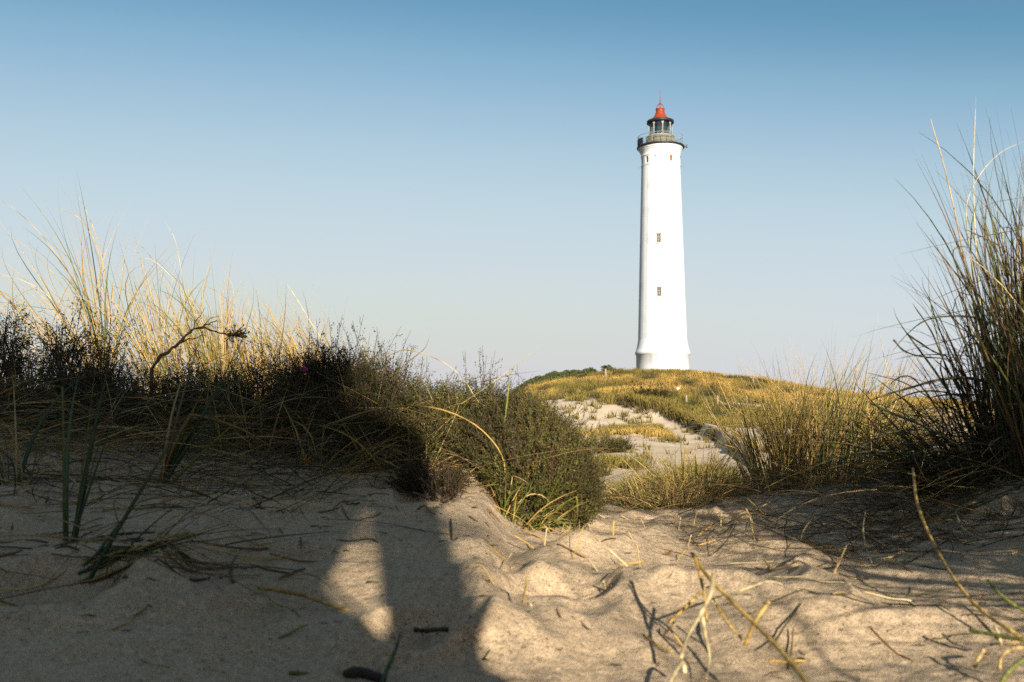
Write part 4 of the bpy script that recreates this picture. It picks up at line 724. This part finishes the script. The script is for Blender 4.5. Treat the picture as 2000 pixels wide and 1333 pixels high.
limb("leaf", [(1930, 1134, 1.25), (1950, 1158, 1.22), (1985, 1185, 1.2), (2020, 1202, 1.18)], .0026, 'green')
limb("broken_straw", [(1942, 1222, 1.18), (1950, 1240, 1.17), (1956, 1262, 1.17)], .0022, 'pale')
limb("broken_straw", [(1902, 1305, 1.12), (1912, 1285, 1.12), (1922, 1268, 1.12)], .0026, 'straw')
# green blade pair near the lower left, dark log at the bottom edge
stalk("lone_blade", "single dark green blade sticking up by the buried log at the bottom edge", "grass blade", [(745, 1335, 1.06), (762, 1295, 1.08), (775, 1262, 1.10), (784, 1228, 1.12)], .0028, 'blue')
stalk("lying_blade", "green blade lying flat in the shade along the bottom edge", "grass blade", [(565, 1314, 1.10), (610, 1318, 1.09), (660, 1328, 1.07), (700, 1340, 1.05)], .0026, 'green')
b = Bag(); P = catmull([at(672, 1318, 1.075), at(700, 1314, 1.085), (at(728, 1318, 1.08)), at(752, 1330, 1.07)], 14); P[:, 2] = [g1(p[0], p[1]) + .004 for p in P]; b.tube(P, 0.006 * np.r_[.5, .8, 1, 1.1, 1, .9, 1, 1.1, 1, .9, 1, .9, .8, .5], 8, (.045, .032, .02))
tag(b.build("driftwood_piece", M_WOOD, None, tuple(P[0])), "stubby dark piece of buried wood at the bottom edge in the shade", "driftwood")
# dead forked branch with a dried flower head
bo = at(298, 790, 3.25); t_ = empty("dead_branch", (bo[0], bo[1], g1(bo[0], bo[1])), "bare forked branch carrying a dried brown flower head above the heather", "branch"); og = tuple(t_.location)
r0_ = np.random.default_rng(44); b = Bag(); c = np.array((.17, .10, .06)); Yb = 3.25
b.tube(catmull([at(x_, y_, Yb) for x_, y_ in ((298, 800), (296, 760), (297, 725), (312, 700), (335, 682), (358, 662), (375, 645))], 22) + r0_.normal(0, .0022, (22, 3)), np.linspace(.0075, .0042, 22) * r0_.uniform(.75, 1.25, 22), 8, c * r0_.uniform(.6, 1.3, (22, 1)))
b.build("stem", M_WOOD, t_, og)
def branch(pts, w0, w1, nm="side_branch"):
    b = Bag(); b.tube(catmull([at(x_, y_, Yb) for x_, y_ in pts], 16) + r0_.normal(0, .0014, (16, 3)), np.linspace(w0, w1, 16) * r0_.uniform(.75, 1.25, 16), 6, c * .9); return b.build(nm, M_WOOD, t_, og)
branch([(375, 645), (395, 640), (412, 646), (435, 653), (458, 656)], .0036, .0022)
branch([(345, 675), (368, 662), (385, 661), (393, 655)], .003, .0012); branch([(375, 645), (398, 637), (420, 628), (432, 630)], .003, .001)
branch([(378, 640), (383, 625), (393, 615), (401, 600)], .002, .0007); branch([(398, 637), (412, 622), (428, 618)], .0016, .0007); branch([(405, 633), (418, 640), (434, 640)], .0014, .0006)
r_ = np.random.default_rng(2); b = Bag(); hc_ = at(458, 656, Yb)
for k in range(75):
    d = r_.normal(size=3) * [1, .8, .8] + [.55, 0, .35]; d /= np.linalg.norm(d); L2 = r_.uniform(.018, .046); e = hc_ + d * L2 + [.004, 0, 0]
    b.tube([hc_, hc_ + d * L2 * .5 + r_.normal(0, .002, 3), e], [.0009, .0008, .0006], 4, (.12, .065, .03))
    b.tube([e - d * .003, e, e + d * .004], [.0008, .0024, .0008], 5, (.15, .075, .035))
b.build("flower_head", M_WOOD, t_, og)
# pink bloom
fo = at(594, 728, 2.85); t_ = empty("heather_bloom", (fo[0], fo[1], g1(fo[0], fo[1])), "tiny pink heather bloom on the dark spiky heather mound", "flower"); og = tuple(t_.location)
M_PINK = mat("pink_petal", (.55, .12, .30), .6, trans=.3)
b = Bag(); b.tube(catmull([at(600, 765, 2.85), at(598, 745, 2.85), at(594, 716, 2.85)], 8), .0011, 5, (.10, .07, .03)); b.build("stem", M_WOOD, t_, og)
b = Bag()
for k in range(16):
    p = at(594 + r_.normal(0, 3.0), 720 + r_.normal(0, 5), 2.85 + r_.normal(0, .004)); b.lathe([(.0004, p[2] - .004), (.0022, p[2] - .001), (.0026, p[2] + .002), (.0012, p[2] + .004), (.0002, p[2] + .0042)], p, 6)
b.build("petals", M_PINK, t_, og)

# ------------------------------------------------------------------ countable scraps on the sand
def scrap_set(n, seed, label, name, group, cat_, pal, regions, L0, L1, w, stand=0.0, kink=.35):
    r = np.random.default_rng(seed)
    for k in range(n):
        a, b0, c_, d_ = regions[r.integers(len(regions))]; px = r.uniform(a, b0); Y = r.uniform(c_, d_) ; x = (px - 1000) / FPX * Y; az = r.uniform(0, 2 * np.pi); L_ = r.uniform(L0, L1)
        el = stand * r.uniform(.4, 1.3) if stand else r.uniform(0, .12); m = 9; s = np.linspace(0, 1, m); az2 = az + r.normal(0, kink) * s; dx = np.cos(az2) * math.cos(el); dy = np.sin(az2) * math.cos(el)
        P = np.c_[x + np.cumsum(dx) * L_ / m, Y + np.cumsum(dy) * L_ / m, s * L_ * math.sin(el) * (1 - .25 * s * (r.uniform() < .5))]; P[:, 2] += (ground(P[:, 0], P[:, 1]) if not stand else g1(x, Y) - .006) + w * .6
        p = pal[r.integers(len(pal))]; c0, c1 = PAL[p]; v = r.uniform(.7, 1.2); bb = Bag(); bb.tube(P, w * r.uniform(.6, 1.3) * np.r_[.9, np.ones(m - 2), .6], 5, (np.array(c0) + (np.array(c1) - np.array(c0)) * s[:, None]) * v)
        tag(bb.build(name, M_STALK, None, tuple(P[0])), label, cat_, group)
LEFTS = [(0, 620, 1.1, 2.2), (500, 950, 1.15, 2.2), (60, 620, 1.38, 1.66), (100, 950, 1.9, 2.3)]; MID = [(930, 1550, 1.15, 2.4), (1050, 1500, 1.8, 2.9)]; RIGHTS = [(1500, 2000, 1.15, 2.0), (1450, 2000, 1.7, 2.5)]
scrap_set(60, 1, "dark broken twig lying on the shaded sand at left", "broken_twig", "dark twigs on the left sand", "twig", ['brown', 'dark'], LEFTS, .03, .13, .0016)
scrap_set(30, 2, "dry straw lying on the shaded sand at left", "fallen_straw", "straws on the left sand", "straw", ['straw', 'gold', 'green'], LEFTS, .05, .2, .0014)
scrap_set(54, 3, "short straw stub standing up from the sunlit sand of the path", "straw_stub", "straw stubs on the path", "straw", ['gold', 'straw', 'pale'], MID, .02, .07, .0013, 1.1)
scrap_set(56, 4, "brown scrap of stem lying on the sunlit sand of the path", "stem_scrap", "stem scraps on the path", "twig", ['brown', 'dark', 'gold'], MID, .02, .08, .0015)
scrap_set(40, 5, "dark thin twig lying on the shaded sand below the right-hand tuft", "thin_twig", "thin twigs on the right sand", "twig", ['brown', 'dark'], RIGHTS, .05, .2, .0012)
scrap_set(12, 6, "pale straw on the sand at right below the shaded bank", "pale_straw", "pale straws on the right sand", "straw", ['straw', 'pale'], RIGHTS, .04, .14, .0012)
stalk("thick_straw", "thick orange straw lying at the edge of the sunlit patch in the shadow", "straw", [(505, 1148, 1.42), (580, 1160, 1.40), (640, 1180, 1.38), (700, 1198, 1.35), (770, 1214, 1.32)], .0030, 'gold', taper=True)
stalk("crooked_twig", "crooked dark twig with a hook lying below the dead heather clump", "twig", [(727, 1070, 1.72), (780, 1067, 1.72), (825, 1068, 1.72), (830, 1078, 1.70), (850, 1078, 1.70), (875, 1062, 1.74), (893, 1052, 1.76)], .0024, 'dark', taper=False)
stalk("charred_stick", "blackish short stick lying in the shade beside the lit patch", "twig", [(808, 1230, 1.25), (830, 1232, 1.25), (855, 1230, 1.25), (876, 1230, 1.25)], .0034, 'dark', taper=False)
stalk("lit_straw", "thin bright straw crossing from shade to sunlit sand near the bottom", "straw", [(930, 1248, 1.22), (980, 1250, 1.22), (1040, 1252, 1.22)], .0015, 'gold')

# ------------------------------------------------------------------ posts on the hill
def post(label, px, row_top, row_base, Y, w, board=None):
    x = (px - 1000) / FPX * Y; z = g1(x, Y); top = float(at(px, row_top, Y)[2]); name = "sign_post" if board else "fence_post"
    o = empty(name, (x, Y, z), label, "sign" if board else "post", None if board else "fence posts on the hillside")
    b = Bag(); b.box((x, Y, (z - .2 + top) / 2), (w, w, (top - z + .2) / 2)); b.lathe([(w * .9, top), (w * .5, top + .03), (.001, top + .035)], (x, Y), 8); b.build("shaft", M_POST, o, (x, Y, z), False)
    if board:
        b = Bag(); b.box((x, Y - w - .03, top - board[1] * .6), (board[0], .02, board[1])); b.build("board", board[2], o, (x, Y, z), False)
post("thin pale post on the crest left of the lighthouse", 1183, 721, 745, 108, .10)
post("short post low on the slope left of the white sign", 1280, 774, 792, 58, .05); post("pale post standing just right of the white sign", 1340, 773, 800, 52.5, .05)
post("slim post in the dark shrubs midway along the hillside", 1401, 774, 800, 52.5, .045); post("slim post at the left side of the tall golden marram clump", 1457, 775, 801, 52.5, .045)
post("dark thin post on the crest above the golden clump", 1471, 737, 754, 104, .06)
post("small white sign on a short post below the lighthouse", 1324, 759, 779, 66, .06, (.11, .12, M_SIGNW)); post("small dark sign on a post on the right skyline of the hill", 1689, 763, 784, 70, .05, (.15, .20, M_SIGND))

# ------------------------------------------------------------------ the photographer, whose shadow lies on the sand
def photographer():
    sh = -.19
    o = empty("person", (.05, -1.0, g1(.05, -1.0)), "person in a dark jacket standing just behind the camera, one hand held against the thigh", "person"); og = tuple(o.location)
    J = {'pelvis': (.10, -1.0, .86, .19), 'waist': (.195, -.98, .98, .18), 'chest': (.28, -.96, 1.22, .20), 'collar': (.33, -.94, 1.47, .12), 'neck': (.36, -.92, 1.55, .06), 'jaw': (.38, -.89, 1.62, .07), 'head': (.39, -.90, 1.70, .09), 'crown': (.39, -.91, 1.77, .06),
         'rsh': (.57, -.94, 1.40, .085), 'relb': (.507, -.94, 1.04, .064), 'rwri': (.442, -.90, .79, .058), 'lsh': (.04, -.95, 1.40, .085), 'lelb': (-.12, -.95, 1.13, .055), 'lwri': (-.08, -.78, .96, .035),
         'rhip': (.335, -1.0, .592, .16), 'rkne': (.38, -.98, .42, .12), 'rank': (.30, -1.02, .12, .05), 'rtoe': (.32, -.86, .04, .035), 'lhip': (.02, -1.0, .72, .15), 'lkne': (-.02, -.96, .46, .10), 'lank': (-.03, -1.02, .12, .05), 'ltoe': (-.05, -.86, .04, .035)}
    E = [('pelvis', 'waist'), ('waist', 'chest'), ('chest', 'collar'), ('collar', 'neck'), ('neck', 'jaw'), ('jaw', 'head'), ('head', 'crown'), ('collar', 'rsh'), ('rsh', 'relb'), ('relb', 'rwri'), ('collar', 'lsh'), ('lsh', 'lelb'), ('lelb', 'lwri'), ('pelvis', 'rhip'), ('rhip', 'rkne'), ('rkne', 'rank'), ('rank', 'rtoe'), ('pelvis', 'lhip'), ('lhip', 'lkne'), ('lkne', 'lank'), ('lank', 'ltoe')]
    b = Bag()
    def limb_(p, q, r0, r1):
        p, q = np.array(p), np.array(q); m = 9; t = np.linspace(0, 1, m)[:, None]; u = (q - p) / (np.linalg.norm(q - p) + 1e-9)
        P = np.concatenate([[p - u * r0 * .98, p - u * r0 * .8, p - u * r0 * .5], p + (q - p) * t, [q + u * r1 * .5, q + u * r1 * .8, q + u * r1 * .98]]); rr = np.r_[r0 * .2, r0 * .6, r0 * .87, (r0 + (r1 - r0) * t[:, 0]), r1 * .87, r1 * .6, r1 * .2]; b.tube(P - np.array(og), rr, 14)
    for k0, k1 in E: limb_(J[k0][:3], J[k1][:3], min(J[k0][3], .19), min(J[k1][3], .19))
    for w, s_ in (('rwri', 1), ('lwri', -1)):
        p = np.array(J[w][:3]); limb_(p, p + [-.005 * s_, .01, -.07], .042, .040)
        for k, (dx, L1) in enumerate(((-.030, .062), (-.010, .075), (.011, .070), (.031, .054))):
            k0 = p + [dx, .02, -.10]; k1 = k0 + [0, .014, -L1 * .6]; limb_(k0, k1, .0105, .0095); limb_(k1, k1 + [0, -.012, -L1 * .4], .0095, .008)
        k0 = p + [-.04 * s_, .03, -.04]; limb_(k0, k0 + [-.012 * s_, .02, -.05], .012, .010)
    ob = b.build("body", M_CLOTH, o); rm = ob.modifiers.new("one_surface", 'REMESH'); rm.mode = 'VOXEL'; rm.voxel_size = .009; rm.use_smooth_shade = True
    h = np.array(J['head'][:3]); b = Bag(); b.lathe([(.088, h[2] - .01), (.098, h[2] + .03), (.092, h[2] + .075), (.06, h[2] + .115), (.002, h[2] + .13)], (h[0], h[1] - .015), 24); b.build("hair", M_HAIR, o, og)
photographer()
